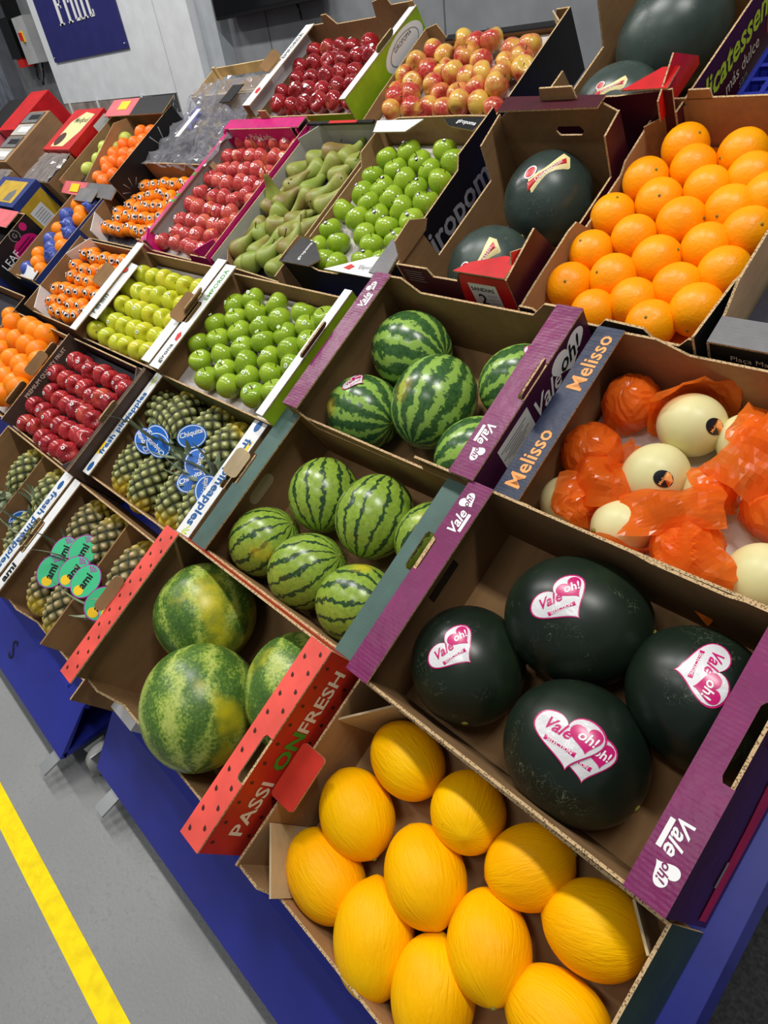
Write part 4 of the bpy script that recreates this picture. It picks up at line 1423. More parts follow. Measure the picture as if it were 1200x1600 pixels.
c = carton('mix', 'citrus_carton', 'black carton with drawn citrus slices, limes and tangerines divided inside', -3.685, -3.085, 0.945, 1.4, 0.258, K, BLACKP, front=.2, back=.258, left=.24, right=.258, tray=0.168)
m = MB()
m.plate([(-0.2, 0), (0.17, 0), (0.17, 0.16), (0.1, 0.22), (-0.2, 0.1)], lambda a, b_, q: (-0.07 + q, a, 0.17 + b_ * 0.5), 0.004, (0, 0, 1))
m.build('divider', [K, EDGE], c['root'])
for (x0, x1, mt) in ((-0.3, -0.02, SALMON), (-0.02, 0.3, BLACKP)):
    m = MB()
    m.plate([(x0, 0), (x1, 0), (x1, 0.1), (x0, 0.1)], lambda a, b_, q: (a, c['y'] - 0.06 + b_, 0.262 + q + b_ * 0.1), 0.004, (0, 0, 1))
    p = m.build('lid_flap', [mt, EDGE], c['root'])
    if mt is SALMON:
        print_patch(rect(0.05, 0.025), p, (-0.14, c['y'], 0.2725), (1, 0, 0), (0, 1, 0.1), INK_Y, 0.001, 'printed_patch')
    m = MB()
    m.plate([(x0, 0), (x1, 0), (x1 - 0.03, 0.09), (x0, 0.08)], lambda a, b_, q: (a, -c['y'] - b_ * 0.7 + 0.02, 0.215 + q - b_ * 0.25), 0.004, (0, 0, 1))
    p = m.build('lid_flap', [SALMON if mt is SALMON else GREYP, EDGE], c['root'])
    if mt is SALMON:
        print_patch(rect(0.05, 0.02), p, (-0.15, -c['y'] - 0.01, 0.2105), (1, 0, 0), (0, 0.9, 0.3), INK_Y, 0.001, 'printed_patch')
for (y, r) in ((0.08, 0.1), (-0.17, 0.06)):
    wR = c['panels']['R']
    for k in range(10):
        a = 2 * math.pi * k / 10
        print_patch([(0.02 * math.cos(a), 0.02 * math.sin(a)), (r * math.cos(a - 0.03), r * math.sin(a - 0.03)), (r * math.cos(a + 0.03), r * math.sin(a + 0.03))], wR, (c['x'], y, 0.15), (0, 1, 0), (0, 0, 1), INK_GR, name='printed_line')

# wooden grape crate under crinkled film
t = empty('grape_crate', dm(-2.86, 1.36, 0))
tag(t, 'poplar wood crate of grapes under crinkled clear film', 'crate', 'fruit cartons on the blue stands')
for (x0, x1, y0, y1, z0, z1) in ((-0.3, 0.3, -0.23, -0.222, 0.09, 0.15), (-0.3, 0.3, 0.222, 0.23, 0.09, 0.16), (-0.3, -0.292, -0.222, 0.222, 0.02, 0.1), (0.292, 0.3, -0.222, 0.222, 0.02, 0.1), (-0.3, 0.3, -0.23, -0.222, 0.02, 0.08), (-0.3, 0.3, 0.222, 0.23, 0.02, 0.08)):
    m = MB()
    m.box(x0, x1, y0, y1, z0, z1)
    m.build('slat', [WOOD], t)
for x in (-0.28, 0.28):
    for y in (-0.21, 0.21):
        m = MB()
        m.box(x - 0.012, x + 0.012, y - 0.012, y + 0.012, 0.0, 0.18)
        m.build('corner_post', [WOOD], t)
m = MB()
m.box(-0.29, 0.29, -0.22, 0.22, 0.008, 0.02)
m.build('base_board', [WOOD], t)
m = MB()
for i in range(230):
    x, y, z = random.uniform(-0.27, 0.27), random.uniform(-0.2, 0.2), random.uniform(0.03, 0.135)
    r = random.uniform(0.011, 0.014)
    pr = [(0, r)] + [(r * math.sin(math.pi * k / 6), r * math.cos(math.pi * k / 6)) for k in range(1, 6)] + [(0, -r)]
    m.lathe(pr, 8, 0, lambda p, x=x, y=y, z=z: (p.x + x, p.y + y, p.z + z))
g = m.build('grapes', [GRAPE], None, dm(-2.86, 1.36, 0), recalc=False)
g['kind'] = 'stuff'
tag(g, 'dark purple grapes under the clear film in the wooden crate', 'grapes')


def sheet(name, nx, ny, wx, wy, hfun, mat, mw, parent=None, smooth=False):
    m = MB()
    v = []
    for j in range(ny + 1):
        for i in range(nx + 1):
            x = -wx / 2 + wx * i / nx
            y = -wy / 2 + wy * j / ny
            v.append((x, y, hfun(x, y)))
    m.add(v, [(j * (nx + 1) + i, j * (nx + 1) + i + 1, (j + 1) * (nx + 1) + i + 1, (j + 1) * (nx + 1) + i) for j in range(ny) for i in range(nx)], 0, smooth)
    return m.build(name, [mat], parent, mw, recalc=False)


def ridged(x, y, sc, seed):
    return 1 - abs(noise.noise(Vector((x * sc, y * sc, seed)))) * 2


sheet('film_cover', 44, 34, 0.62, 0.5, lambda x, y: 0.168 + 0.03 * ridged(x, y, 9, 3.1) + 0.014 * ridged(x, y, 24, 8.2) + 0.035 * math.exp(-((x - 0.05) ** 2 + (y - 0.12) ** 2) / 0.03), FILM, None, t)
m = MB()
m.box(-0.02, 0.012, -0.13, 0.03, 0.235, 0.238)
m.build('white_strip', [PAPER], t)
m = MB()
m.box(0.12, 0.2, 0.06, 0.16, 0.235, 0.238)
m.build('black_label', [INK_K], t)

# empty wooden crate end behind the grapes
t = empty('wooden_crate', dm(-3.02, 1.72, -0.11, 2))
tag(t, 'empty poplar crate leaning behind the grape crate', 'crate', 'fruit cartons on the blue stands')
for (z0, z1) in ((0.121, 0.185), (0.205, 0.25)):
    for (x0, x1, y0, y1) in ((-0.3, 0.3, -0.1, -0.094), (-0.3, 0.3, 0.094, 0.1), (-0.3, -0.294, -0.094, 0.094), (0.294, 0.3, -0.094, 0.094)):
        m = MB()
        m.box(x0, x1, y0, y1, z0, z1)
        m.build('slat', [WOOD], t)
for x in (-0.285, 0.285):
    for y in (-0.088, 0.088):
        m = MB()
        m.box(x - 0.01, x + 0.01, y - 0.006, y + 0.006, 0.11, 0.26)
        m.build('corner_post', [WOOD], t)
m = MB()
m.box(-0.3, 0.3, -0.1, 0.1, 0.11, 0.12)
m.build('base_board', [WOOD], t)


# --- closed boxes and far cartons ---------------------------------------------------
def closed(name, label, u0, u1, s0, s1, w0, w1, top, right, front, group='closed cartons at the far end'):
    t = empty(name, dm((u0 + u1) / 2, (s0 + s1) / 2, w0))
    tag(t, label, 'carton', group)
    x, y, h = (u1 - u0) / 2, (s1 - s0) / 2, w1 - w0
    parts = {}
    for k, bx, mt in (('side_panel', (x - TH, x, -y, y, 0, h - TH), right), ('side_panel', (-x, -x + TH, -y, y, 0, h - TH), right),
                      ('end_panel', (-x + TH, x - TH, -y, -y + TH, 0, h - TH), front), ('end_panel', (-x + TH, x - TH, y - TH, y, 0, h - TH), front),
                      ('lid', (-x, x, -y, y, h - TH, h), top), ('base_panel', (-x + TH, x - TH, -y + TH, y - TH, 0, TH), K)):
        m = MB()
        m.box(*bx)
        parts.setdefault(k, []).append(m.build(k, [mt], t))
    return dict(root=t, x=x, y=y, h=h, p=parts)


c = carton('leaf', 'leaf_carton', 'black carton printed LEAF with a pink radish drawing', -4.15, -3.6, 0.38, 0.69, 0.28, KD, BLACKP, front=.25, back=.28, tray=0.2)
wR = c['panels']['R']
lettering('LEAF', wR, (c['x'], -0.06, 0.2), (0, 1, 0), (0, 0, 1), 0.05, INK_W, 0.0, lift=0.0012)
rp = print_patch(ellipse(0.075, 0.05), wR, (c['x'], 0.04, 0.185), (0, 1, 0), (0, 0, 1), STK_M, name='printed_radish')
for k in range(4):
    print_patch(rect(0.07 - 0.008 * k, 0.0018), rp, (c['x'], 0.04, 0.165 + 0.014 * k), (0, 1, 0), (0, 0, 1), INK_K, 0.0012, 'printed_line')
print_patch(ellipse(0.018, 0.018), wR, (c['x'], 0.1, 0.255), (0, 1, 0), (0, 0, 1), STK_M, name='printed_radish')
rg = print_patch(ellipse(0.026, 0.026), wR, (c['x'], 0.04, 0.255), (0, 1, 0), (0, 0, 1), INK_GR, name='printed_ring')
rg = print_patch(ellipse(0.023, 0.023), rg, (c['x'], 0.04, 0.255), (0, 1, 0), (0, 0, 1), INK_K, 0.0009, name='printed_ring')
lettering('G', rg, (c['x'], 0.04, 0.255), (0, 1, 0), (0, 0, 1), 0.03, INK_GR, 0.0, lift=0.0014)
m = MB()
m.plate([(-0.27, 0), (0.2, 0), (0.2, 0.1), (-0.27, 0.1)], lambda a, b_, q: (a, c['y'] - 0.1 + b_, 0.281 + q), 0.004, (0, 0, 1))
m.build('lid_flap', [SALMON, EDGE], c['root'])

c = closed('closed_carton', 'blue closed box with yellow print and white label at far left', -4.3, -3.82, 0.71, 0.9, 0.0, 0.28, BLUEP, BLUEP, BLUEP)
sd, ld = c['p']['side_panel'][0], c['p']['lid'][0]
yp = print_patch(rect(0.08, 0.115), sd, (c['x'], 0, 0.13), (0, 1, 0), (0, 0, 1), YELLOWP, name='printed_panel')
lp = print_patch(rect(0.042, 0.055), yp, (c['x'], -0.015, 0.15), (0, 1, 0), (0, 0, 1), PAPER, 0.0011, 'paper_label')
for k in range(6):
    print_patch(rect(0.03, 0.0018), lp, (c['x'], -0.015, 0.185 - 0.013 * k), (0, 1, 0), (0, 0, 1), INK_GR, 0.0016, 'printed_line')
print_patch(ellipse(0.02, 0.02), yp, (c['x'], 0.045, 0.065), (0, 1, 0), (0, 0, 1), INK_GR, 0.0011, 'printed_logo')
print_patch(rect(0.17, 0.07), ld, (0.01, 0, c['h']), (1, 0, 0), (0, 1, 0), YELLOWP, name='printed_panel')
print_patch([(-0.05, -0.05), (0.05, -0.05), (0.05, 0.0), (0.02, 0.03), (-0.04, 0.0)], ld, (0.08, -0.01, c['h']), (1, 0, 0), (0, 1, 0), GREYP, 0.001, 'printed_patch')

c = carton('filmbox', 'film_carton', 'kraft carton covered with clear film in front of the red date box', -4.07, -3.72, 0.905, 1.09, 0.255, KD, KD, tray=0.2)
sheet('film_cover', 16, 10, 0.36, 0.19, lambda x, y: 0.262 + 0.006 * ridged(x, y, 25, 4.4), FILM_G, None, c['root'])
c = closed('closed_carton', 'glossy red date box with printed bowl and round white logo', -4.07, -3.72, 1.1, 1.385, 0.0, 0.28, REDP, REDP, REDP)
sd, ld = c['p']['side_panel'][0], c['p']['lid'][0]
cp = print_patch([(-0.1, -0.12), (0.06, -0.12), (0.12, -0.02), (0.13, 0.1), (0.0, 0.12), (-0.09, 0.05)], ld, (0.0, 0.0, c['h']), (1, 0, 0), (0, 1, 0), STK_Y, name='printed_panel')
print_patch(ellipse(0.05, 0.045), cp, (-0.05, -0.07, c['h']), (1, 0, 0), (0, 1, 0), INK_BR, 0.001, 'printed_bowl')
lettering('Medjoul', cp, (0.03, 0.06, c['h']), (1, 0, 0), (0, 1, 0), 0.05, DKGREEN, 0.01, lift=0.001)
lg = print_patch(ellipse(0.034, 0.048), sd, (c['x'], -0.06, 0.18), (0, 1, 0), (0, 0, 1), INK_W, name='printed_logo')
lg = print_patch(ellipse(0.029, 0.043), lg, (c['x'], -0.06, 0.18), (0, 1, 0), (0, 0, 1), REDP, 0.001, 'printed_ring')
lettering('M', lg, (c['x'], -0.06, 0.18), (0, 1, 0), (0, 0, 1), 0.05, INK_W, 0.0, lift=0.0016)
pl = print_patch(rect(0.045, 0.03), sd, (c['x'], 0.08, 0.235), (0, 1, 0), (0, 0, 1), PAPER, name='paper_label')

c = closed('closed_carton', 'plain kraft box with dark printed tray tops behind the film carton', -4.76, -4.46, 1.0, 1.4, 0.0, 0.28, K, K, K)
for i in range(4):
    m = MB()
    m.box(-0.14, 0.11, -0.19 + i * 0.097, -0.105 + i * 0.097, c['h'] + 0.0, c['h'] + 0.006)
    p = m.build('tray_lid', [GREYP if i % 2 else KG], c['root'])
    print_patch(rect(0.08, 0.02), p, (0.02, -0.147 + i * 0.097, c['h'] + 0.006), (1, 0, 0), (0, 1, 0), PAPER if i % 2 == 0 else BLACKP, name='printed_patch')
c = closed('closed_carton', 'tall glossy red box at the back of the far stand', -5.06, -4.77, 1.25, 1.58, 0.0, 0.285, REDP, REDP, REDP)
closed('closed_carton', 'small black box with white print by the strip curtain', -5.45, -5.12, 1.3, 1.55, 0.0, 0.27, BLACKP, BLACKP, BLACKP)
closed('closed_carton', 'pink box at the far left edge below the black box', -5.4, -5.1, 0.98, 1.25, 0.0, 0.26, SALMON, SALMON, SALMON)
c = carton('farcart', 'film_carton', 'kraft carton with clear film beneath the kraft tray box at far left', -4.74, -4.36, 0.72, 0.97, 0.25, KD, K, tray=0.2)
sheet('film_cover', 14, 10, 0.38, 0.25, lambda x, y: 0.256 + 0.006 * ridged(x, y, 25, 1.4), FILM_G, None, c['root'])
carton('farblack', 'orange_carton', 'grey and black carton end at the left edge, behind the oranges', -3.8, -3.2, -0.05, 0.34, 0.19, KD, BLACKP, front=.15, tray=0.12)

# blue ventilated crate behind the oranges
t = empty('plastic_crate', dm(-0.44, 1.70, 0.001))
tag(t, 'blue ventilated plastic crate behind the large oranges', 'crate')
m = MB()
m.box(-0.3, 0.3, -0.3, 0.3, 0, 0.01)
m.build('base_panel', [BLUE], t)
for k in range(2):
    for i in range(13):
        m = MB()
        x = -0.3 + i * 0.049
        m.box(x, x + 0.012, -0.3, 0.3, 0.06, 0.07) if k == 0 else m.box(-0.3, 0.3, x, x + 0.012, 0.058, 0.068)
        m.build('grid_bar', [BLUE], t)
for (x0, x1, y0, y1) in ((-0.3, 0.3, -0.3, -0.29), (-0.3, 0.3, 0.29, 0.3), (-0.3, -0.29, -0.29, 0.29), (0.29, 0.3, -0.29, 0.29)):
    m = MB()
    m.box(x0, x1, y0, y1, 0.01, 0.07)
    m.build('crate_wall', [BLUE], t)

# ------------------------------------------------------------------ fruit shapes
def ell_mesh(name, r, rl, mat, seg=48, rings=30, dimple=0.0, lumps=0.0, seed=0, taper=0.0):
    prof = []
    for i in range(rings + 1):
        t = math.pi * i / rings
        z = math.cos(t) * rl
        rr = r * math.sin(t)
        rr *= 1 + taper * math.cos(t)
        d = dimple * (math.exp(-(t / 0.16) ** 2) - 0) - dimple * math.exp(-((math.pi - t) / 0.16) ** 2)
        prof.append((0 if i in (0, rings) else rr, z - d))
    b = MB()

    def warp(p):
        if not lumps:
            return p
        n = noise.noise(Vector((p.x * 9 + seed, p.y * 9, p.z * 9)))
        return p * (1 + lumps * n)
    b.lathe(prof, seg, 0, warp)
    return b.mesh(name, [mat], recalc=False)


def axis_rot(az, tilt=0.0, spin=0.0):
    """local +Z laid along the deck at azimuth az (deg from +u towards +s), lifted by tilt; in deck space"""
    a, t = math.radians(az), math.radians(tilt)
    d = Vector((math.cos(a) * math.cos(t), math.sin(a) * math.cos(t), math.sin(t)))
    q = d.to_track_quat('Z', 'X').to_matrix().to_4x4()
    return q @ Matrix.Rotation(math.radians(spin), 4, 'Z')


def big_fruit(name, label, cat, group, u, s, w, r, rl, az, tilt, mat, spin=0, **kw):
    rot = axis_rot(az, tilt, spin)
    o = link(name, ell_mesh(name, r, rl, mat, **kw), None, MD @ Matrix.Translation((u, s, w)) @ rot)
    tag(o, label, cat, group)
    return o, rot.to_3x3().inverted()


def nub(o, z, r=0.006, mat=None, l=0.008, name='stem_scar'):
    m = MB()
    m.tube([(0, 0, z - 0.004), (0, 0, z + l * (1 if z > 0 else -1) * 0.5)], [r, r * 0.7], 8)
    return m.build(name, [mat or CALYX], o)


# yellow melons
YM = [(-0.559, -0.178, 0.0652, 0.0784, -8, 0, 'at the back left corner, half under the purple carton'), (-0.588, -0.311, 0.0690, 0.0832, -25, 0, 'at the left, pointing its stem to the middle'),
      (-0.412, -0.180, 0.0652, 0.0737, -35, 50, 'seen end-on at the back below the purple carton'), (-0.578, -0.43, 0.0662, 0.0888, -10, 0, 'in the front left corner by the pale flap'),
      (-0.418, -0.307, 0.0699, 0.0832, -30, 10, 'in the very middle of the carton'), (-0.281, -0.187, 0.0637, 0.0739, 50, 0, 'lying level at the back, right of the end-on melon'),
      (-0.437, -0.440, 0.0699, 0.0907, 125, 0, 'lying upright at the front left of the middle'), (-0.276, -0.318, 0.0664, 0.0816, -42, 25, 'with its blossom tip facing the camera at the front'),
      (-0.16, -0.195, 0.0664, 0.0765, 25, 0, 'touching the folded flap at the right'), (-0.309, -0.433, 0.0671, 0.0850, 120, 0, 'cut by the bottom edge, centre front'),
      (-0.145, -0.33, 0.0657, 0.0817, 2, 0, 'cut by the bottom edge, front right')]
for i, (u, s, r, rl, az, ti, lab) in enumerate(YM):
    o, _ = big_fruit('yellow_melon', 'wrinkled yellow melon ' + lab, 'melon', 'yellow melons in the front carton', u, s, 0.0055 + max(r, rl * abs(math.sin(math.radians(ti)))), r, rl, az, ti, Y_MELON, spin=i * 47, lumps=0.025, seed=i * 3, dimple=-0.004, taper=0.05)
    nub(o, rl + 0.002 if i % 2 else -rl - 0.002, 0.005)


# heart stickers
def vale_sticker(o, inv, r3, d, along, k=1.0, cut=False):
    E_ = Ell(r3, inv @ Vector(d), inv @ Vector(along))
    rot = 0.32
    hrt = [(x * math.cos(rot) - y * math.sin(rot), x * math.sin(rot) + y * math.cos(rot)) for x, y in heart(0.096 * k, 0.088 * k, 48)]
    wide = [(x * 1.12, y * 0.92) for x, y in hrt]
    st = E_.patch([(x * 1.07, y * 1.08) for x, y in wide], STK_M, o, 'heart_sticker', 0.0006)
    E_.patch(wide, STK_W, st, 'sticker_face', 0.0011)
    sm = [(x * math.cos(rot) - y * math.sin(rot), x * math.sin(rot) + y * math.cos(rot)) for x, y in heart(0.048 * k, 0.042 * k, 40)]
    E_.patch(sm, STK_M, st, 'small_heart', 0.0016, off=(0.022 * k, 0.014 * k))
    E_.text('oh!', 0.021 * k, INK_W, st, (0.022 * k, 0.016 * k), 0.02, 0.25, 0.0022)
    E_.text('Vale', 0.0245 * k, STK_M, st, (-0.020 * k, 0.008 * k), 0.02, 0.35, 0.0017)
    E_.patch([(-0.024 * k, -0.0035 * k), (0.024 * k, -0.0035 * k), (0.024 * k, 0.0035 * k), (-0.024 * k, 0.0035 * k)], STK_M, st, 'sticker_ribbon', 0.0015, off=(-0.006 * k, -0.012 * k))
    E_.text('SELECTION', 0.0075 * k, INK_W, st, (-0.006 * k, -0.012 * k), 0.01, 0.0, 0.002)
    return st


DW = [(-0.40, 0.198, .113, .128, 18, 0, 'largest black watermelon, at the back of the purple-rimmed carton', ((0.03, -0.03, 1.0), (0.63, 0.78, 0.0), 1.0)),
      (-0.535, 0.03, .106, .110, -55, 10, 'greenish black watermelon at the left of the purple-rimmed carton', ((0.12, 0.06, .99), (0.43, .9, -.1), .95)),
      (-0.295, 0.006, .111, .118, -10, 0, 'black watermelon with two overlapping heart stickers', ((0.11, 0.06, .99), (.99, .03, -.11), 1.08)),
      (-0.179, 0.178, .105, .114, -30, 0, 'black watermelon at the right whose sticker reads sideways', ((0.05, .21, .98), (.09, -.98, .2), 1.0))]
for i, (u, s, r, rl, az, ti, lab, stk) in enumerate(DW):
    o, inv = big_fruit('black_watermelon', lab, 'watermelon', 'black watermelons in the purple-rimmed carton', u, s, 0.0055 + r, r, rl, az, ti, WM_BLACK, spin=i * 70, lumps=0.006, seed=i * 5)
    if i == 2:
        vale_sticker(o, inv, (r * 1.005, r * 1.005, rl * 1.005), (0.36, 0.0, .93), (.93, .06, -.35), .95)
    vale_sticker(o, inv, (r * (1.03 if i == 2 else 1.005),) * 2 + (rl * (1.03 if i == 2 else 1.005),), *stk)
    nub(o, rl, 0.008, CALYX, 0.004)

SW = [(-1.182, 0.016, 0.0872, 0.0924, 54, 'leftmost small striped watermelon by the front left corner'), (-1.105, 0.19, 0.0872, 0.0945, 120, 'small striped watermelon with yellow patch at the back left'),
      (-0.93, 0.2, 0.0903, 0.0998, 100, 'largest striped watermelon, in the middle back of the green carton'), (-1.008, 0.012, 0.0893, 0.0966, 47, 'striped watermelon in the middle front of the green carton'),
      (-0.838, 0.012, 0.0872, 0.0945, 24, 'striped watermelon nearest the front right under the green rim'), (-0.775, 0.215, .078, .084, 75, 'striped watermelon half hidden under the right green rim')]
for i, (u, s, r, rl, az, lab) in enumerate(SW):
    o, _ = big_fruit('striped_watermelon', lab, 'watermelon', 'small striped watermelons', u, s, 0.0055 + r, r, rl, az, 8, WM_STRIPE, spin=i * 63 + 20, lumps=0.015, seed=i * 4)
    nub(o, rl, 0.006, CALYX, 0.003)

VL = [(-1.126, 0.625, .1, .108, 2, 'banded watermelon at the back left of the tall purple carton', None), (-0.965, 0.51, .101, .118, 97, 'large oval banded watermelon in the middle of the tall purple carton', None),
      (-1.145, 0.425, .095, .1, 0, 'banded watermelon with yellow belly and small sticker, front left', ((0.01, .36, .93), (.21, .91, -.35), .62)), (-0.80, 0.628, .085, .094, 50, 'banded watermelon with heart sticker half hidden by purple rim', ((.5, .36, .79), (-.22, .93, -.28), .7)),
      (-0.785, 0.425, .088, .096, 45, 'banded watermelon at the front right under the purple rim', None)]
for i, (u, s, r, rl, az, lab, stk) in enumerate(VL):
    o, inv = big_fruit('banded_watermelon', lab, 'watermelon', 'banded watermelons in the tall purple carton', u, s, 0.0055 + r, r, rl, az, 0, WM_LIGHT, spin=i * 52 + 140, lumps=0.006, seed=i * 6)
    if stk:
        vale_sticker(o, inv, (r * 1.012, r * 1.012, rl * 1.012), *stk)
    nub(o, rl, 0.006, CALYX, 0.003)

PW = [(-1.175, -0.205, .12, .124, 135, 'mottled watermelon at the back of the coral red carton'), (-0.997, -0.355, 0.1269, 0.1352, -49, 'mottled watermelon with yellow blotches at the front of the coral carton'),
      (-0.822, -0.205, .112, .125, -45, 'pale mottled watermelon partly under the coral carton rim')]
for i, (u, s, r, rl, az, lab) in enumerate(PW):
    o, _ = big_fruit('mottled_watermelon', lab, 'watermelon', 'mottled watermelons in the coral carton', u, s, (0.024 if i == 1 else 0.0055) + r, r, rl, az, 0, WM_MOTTLED, spin=i * 80 + 30, lumps=0.02, seed=i * 7)
    nub(o, rl, 0.006, CALYX, 0.004)


def band_sticker(o, inv, r3, d, along, k=1.0):
    E_ = Ell(r3, inv @ Vector(d), inv @ Vector(along))
    st = E_.patch([(-.07 * k, -.02 * k), (.05 * k, -.03 * k), (.075 * k, 0), (.07 * k, .022 * k), (-.05 * k, .02 * k)], STK_Y, o, 'fruit_sticker', 0.0006)
    E_.patch([(-.075 * k, -.008 * k), (.05 * k, -.012 * k), (.06 * k, .002 * k), (-.06 * k, .01 * k)], STK_R, st, 'sticker_band', 0.0012)
    E_.patch(ellipse(.02 * k, .016 * k), INK_W, st, 'sticker_disc', 0.0012, off=(-.035 * k, .028 * k))
    E_.patch(ellipse(.016 * k, .012 * k), STK_R, st, 'sticker_disc', 0.0018, off=(-.035 * k, .028 * k))
    E_.text('Delicatessen', .016 * k, INK_W, st, (0, -.002 * k), 0.0, 0.2, 0.002)


SLW = [(-1.02, 1.138, 0.1102, 0.1159, 86, 'dark slate watermelon with red band sticker at the back of the maroon carton', ((.34, -.1, .93), (.45, .89, -.03), 1.0)),
       (-1.045, .893, .108, .112, 64, 'dark slate watermelon low in the front of the maroon carton', ((.34, -.43, .84), (.27, .9, .35), 1.0)),
       (-.96, 1.69, .13, .15, 60, 'largest slate watermelon, cut by the top edge of the photo', None), (-1.0, 1.46, .105, .115, 39, 'slate watermelon behind the red folded flap at the top right', ((.2, -.4, .9), (.8, .6, 0), .6))]
for i, (u, s, r, rl, az, lab, stk) in enumerate(SLW):
    o, inv = big_fruit('slate_watermelon', lab, 'watermelon', 'slate watermelons in the maroon cartons', u, s, 0.0055 + r, r, rl, az, 15 if i < 3 else 0, WM_SLATE, spin=i * 50, lumps=0.006, seed=i * 9)
    if stk:
        band_sticker(o, inv, (r * 1.012, r * 1.012, rl * 1.012), *stk)
    nub(o, rl, 0.006, CALYX, 0.004)

# honeydews and their film
HD = [(-0.418, 0.648, .066, 'bare pale melon at the back with film folded behind it', None), (-0.428, 0.522, .067, 'bare pale melon with black oval sticker in the middle', None),
      (-0.558, 0.412, .058, 'pale melon at the front left corner, half in orange film', ((.7, .1, .6), 1.15)), (-0.435, 0.405, .06, 'pale melon with stem end up at the front', ((.1, -.8, -.1), 1.3)),
      (-0.318, 0.648, .056, 'pale melon half covered by film at the right edge', ((.6, .1, .7), 1.25)), (-0.335, 0.532, .05, 'pale melon peeking out left of a film fold', ((.7, .1, .75), 1.2)),
      (-0.19, 0.41, .062, 'bare pale melon in the front right corner', None), (-0.555, 0.668, .056, 'melon fully wrapped in orange film at the back left', ((0, 0, 1), 2.4)),
      (-0.57, 0.533, .058, 'melon fully wrapped in shiny orange film by the navy rim', ((0, 0, 1), 2.4)), (-0.313, 0.41, .06, 'melon fully wrapped in orange film at the middle front', ((0, 0, 1), 2.4)),
      (-0.215, 0.545, .06, 'melon fully wrapped in film near the right edge', ((0, 0, 1), 2.4)), (-0.2, 0.665, .058, 'melon fully wrapped in film in the back right corner', ((0, 0, 1), 2.4))]


def film_wrap(u, s, w, r, d, ext, seed, label):
    d = Vector(d).normalized()
    a = d.orthogonal().normalized()
    bq = d.cross(a)
    nr, na = 11, 26
    v = [d * r * 1.05]
    for i in range(1, nr + 1):
        f = i / nr
        for k in range(na):
            ph = 2 * math.pi * k / na
            e = ext * (0.86 + 0.22 * noise.noise(Vector((math.cos(ph) * 1.7, math.sin(ph) * 1.7, seed))) + 0.16 * (abs(math.cos(2 * ph + seed)) - 0.5))
            th = e * f
            dirv = d * math.cos(th) + (a * math.cos(ph) + bq * math.sin(ph)) * math.sin(th)
            p = dirv * 3.2
            cr = (1 - abs(noise.noise(Vector((p.x + seed * 3, p.y, p.z)) * 0.75)) * 2) * 0.11 + (1 - abs(noise.noise(Vector((p.x, p.y + seed, p.z)) * 1.7)) * 2) * 0.035
            flare = max(0, f - 0.72) / 0.28
            rad = r * (1.05 + cr + flare * flare * (0.16 + 0.3 * noise.noise(Vector((math.cos(ph) * 2.4, math.sin(ph) * 2.4, seed + 5)))))
            v.append(dirv * max(rad, r * 1.03))
    fcs = [(0, 1 + k, 1 + (k + 1) % na) for k in range(na)]
    for i in range(nr - 1):
        fcs += [(1 + i * na + k, 1 + (i + 1) * na + k, 1 + (i + 1) * na + (k + 1) % na, 1 + i * na + (k + 1) % na) for k in range(na)]
    low = 0.016 - w
    v = [Vector((p.x, p.y, max(p.z, low + 0.003 * ((i * 7) % 5)))) for i, p in enumerate(v)]
    m = MB()
    m.add(v, fcs)
    o = m.build('film_wrap', [WRAP_O], None, MD @ Matrix.Translation((u, s, w)), recalc=False)
    tag(o, label, 'film', 'orange film sheets round the pale melons')
    return o


for i, (u, s, r, lab, wrap) in enumerate(HD):
    r *= 0.92
    w = 0.0125 + r
    o, inv = big_fruit('pale_melon', lab, 'melon', 'pale melons in orange film', u, s, w, r, r * 1.06, i * 77, 35 if i == 3 else 0, HONEYDEW, lumps=0.008, seed=i * 2)
    nub(o, r * 1.06, 0.006, CALYX, 0.008)
    if i in (0, 1):
        E_ = Ell((r * 1.012, r * 1.012, r * 1.072), inv @ Vector((.54, -.33, .78) if i else (.81, -.16, .57)), inv @ Vector((.13, .94, .31)))
        st = E_.patch(ellipse(.0155, .019), STK_K, o, 'oval_sticker', 0.0006)
        E_.patch([(-.009, -.015), (.004, -.0175), (.0135, -.008), (.0145, .001), (.006, -.010)], INK_O, st, 'sticker_stripe', 0.0012)
        E_.text('Melisso', .0085, INK_O, st, (0, .001), 0.01, 0, 0.0014, rot=0)
    if wrap:
        film_wrap(u, s, w, r, wrap[0], wrap[1], i * 1.37 + 0.5, 'orange film round the ' + lab.replace('melon fully wrapped in ', 'melon wrapped with ').replace('half covered by film', 'half hidden'))
film_wrap(-0.418, 0.648, 0.0785, .068, (-.55, .85, -.25), 1.35, 21.3, 'orange film folded behind the bare melon at the back')
film_wrap(-0.428, 0.522, 0.0795, .069, (-.9, -.2, -.35), 1.2, 25.3, 'orange film tucked left of the melon with the black sticker')


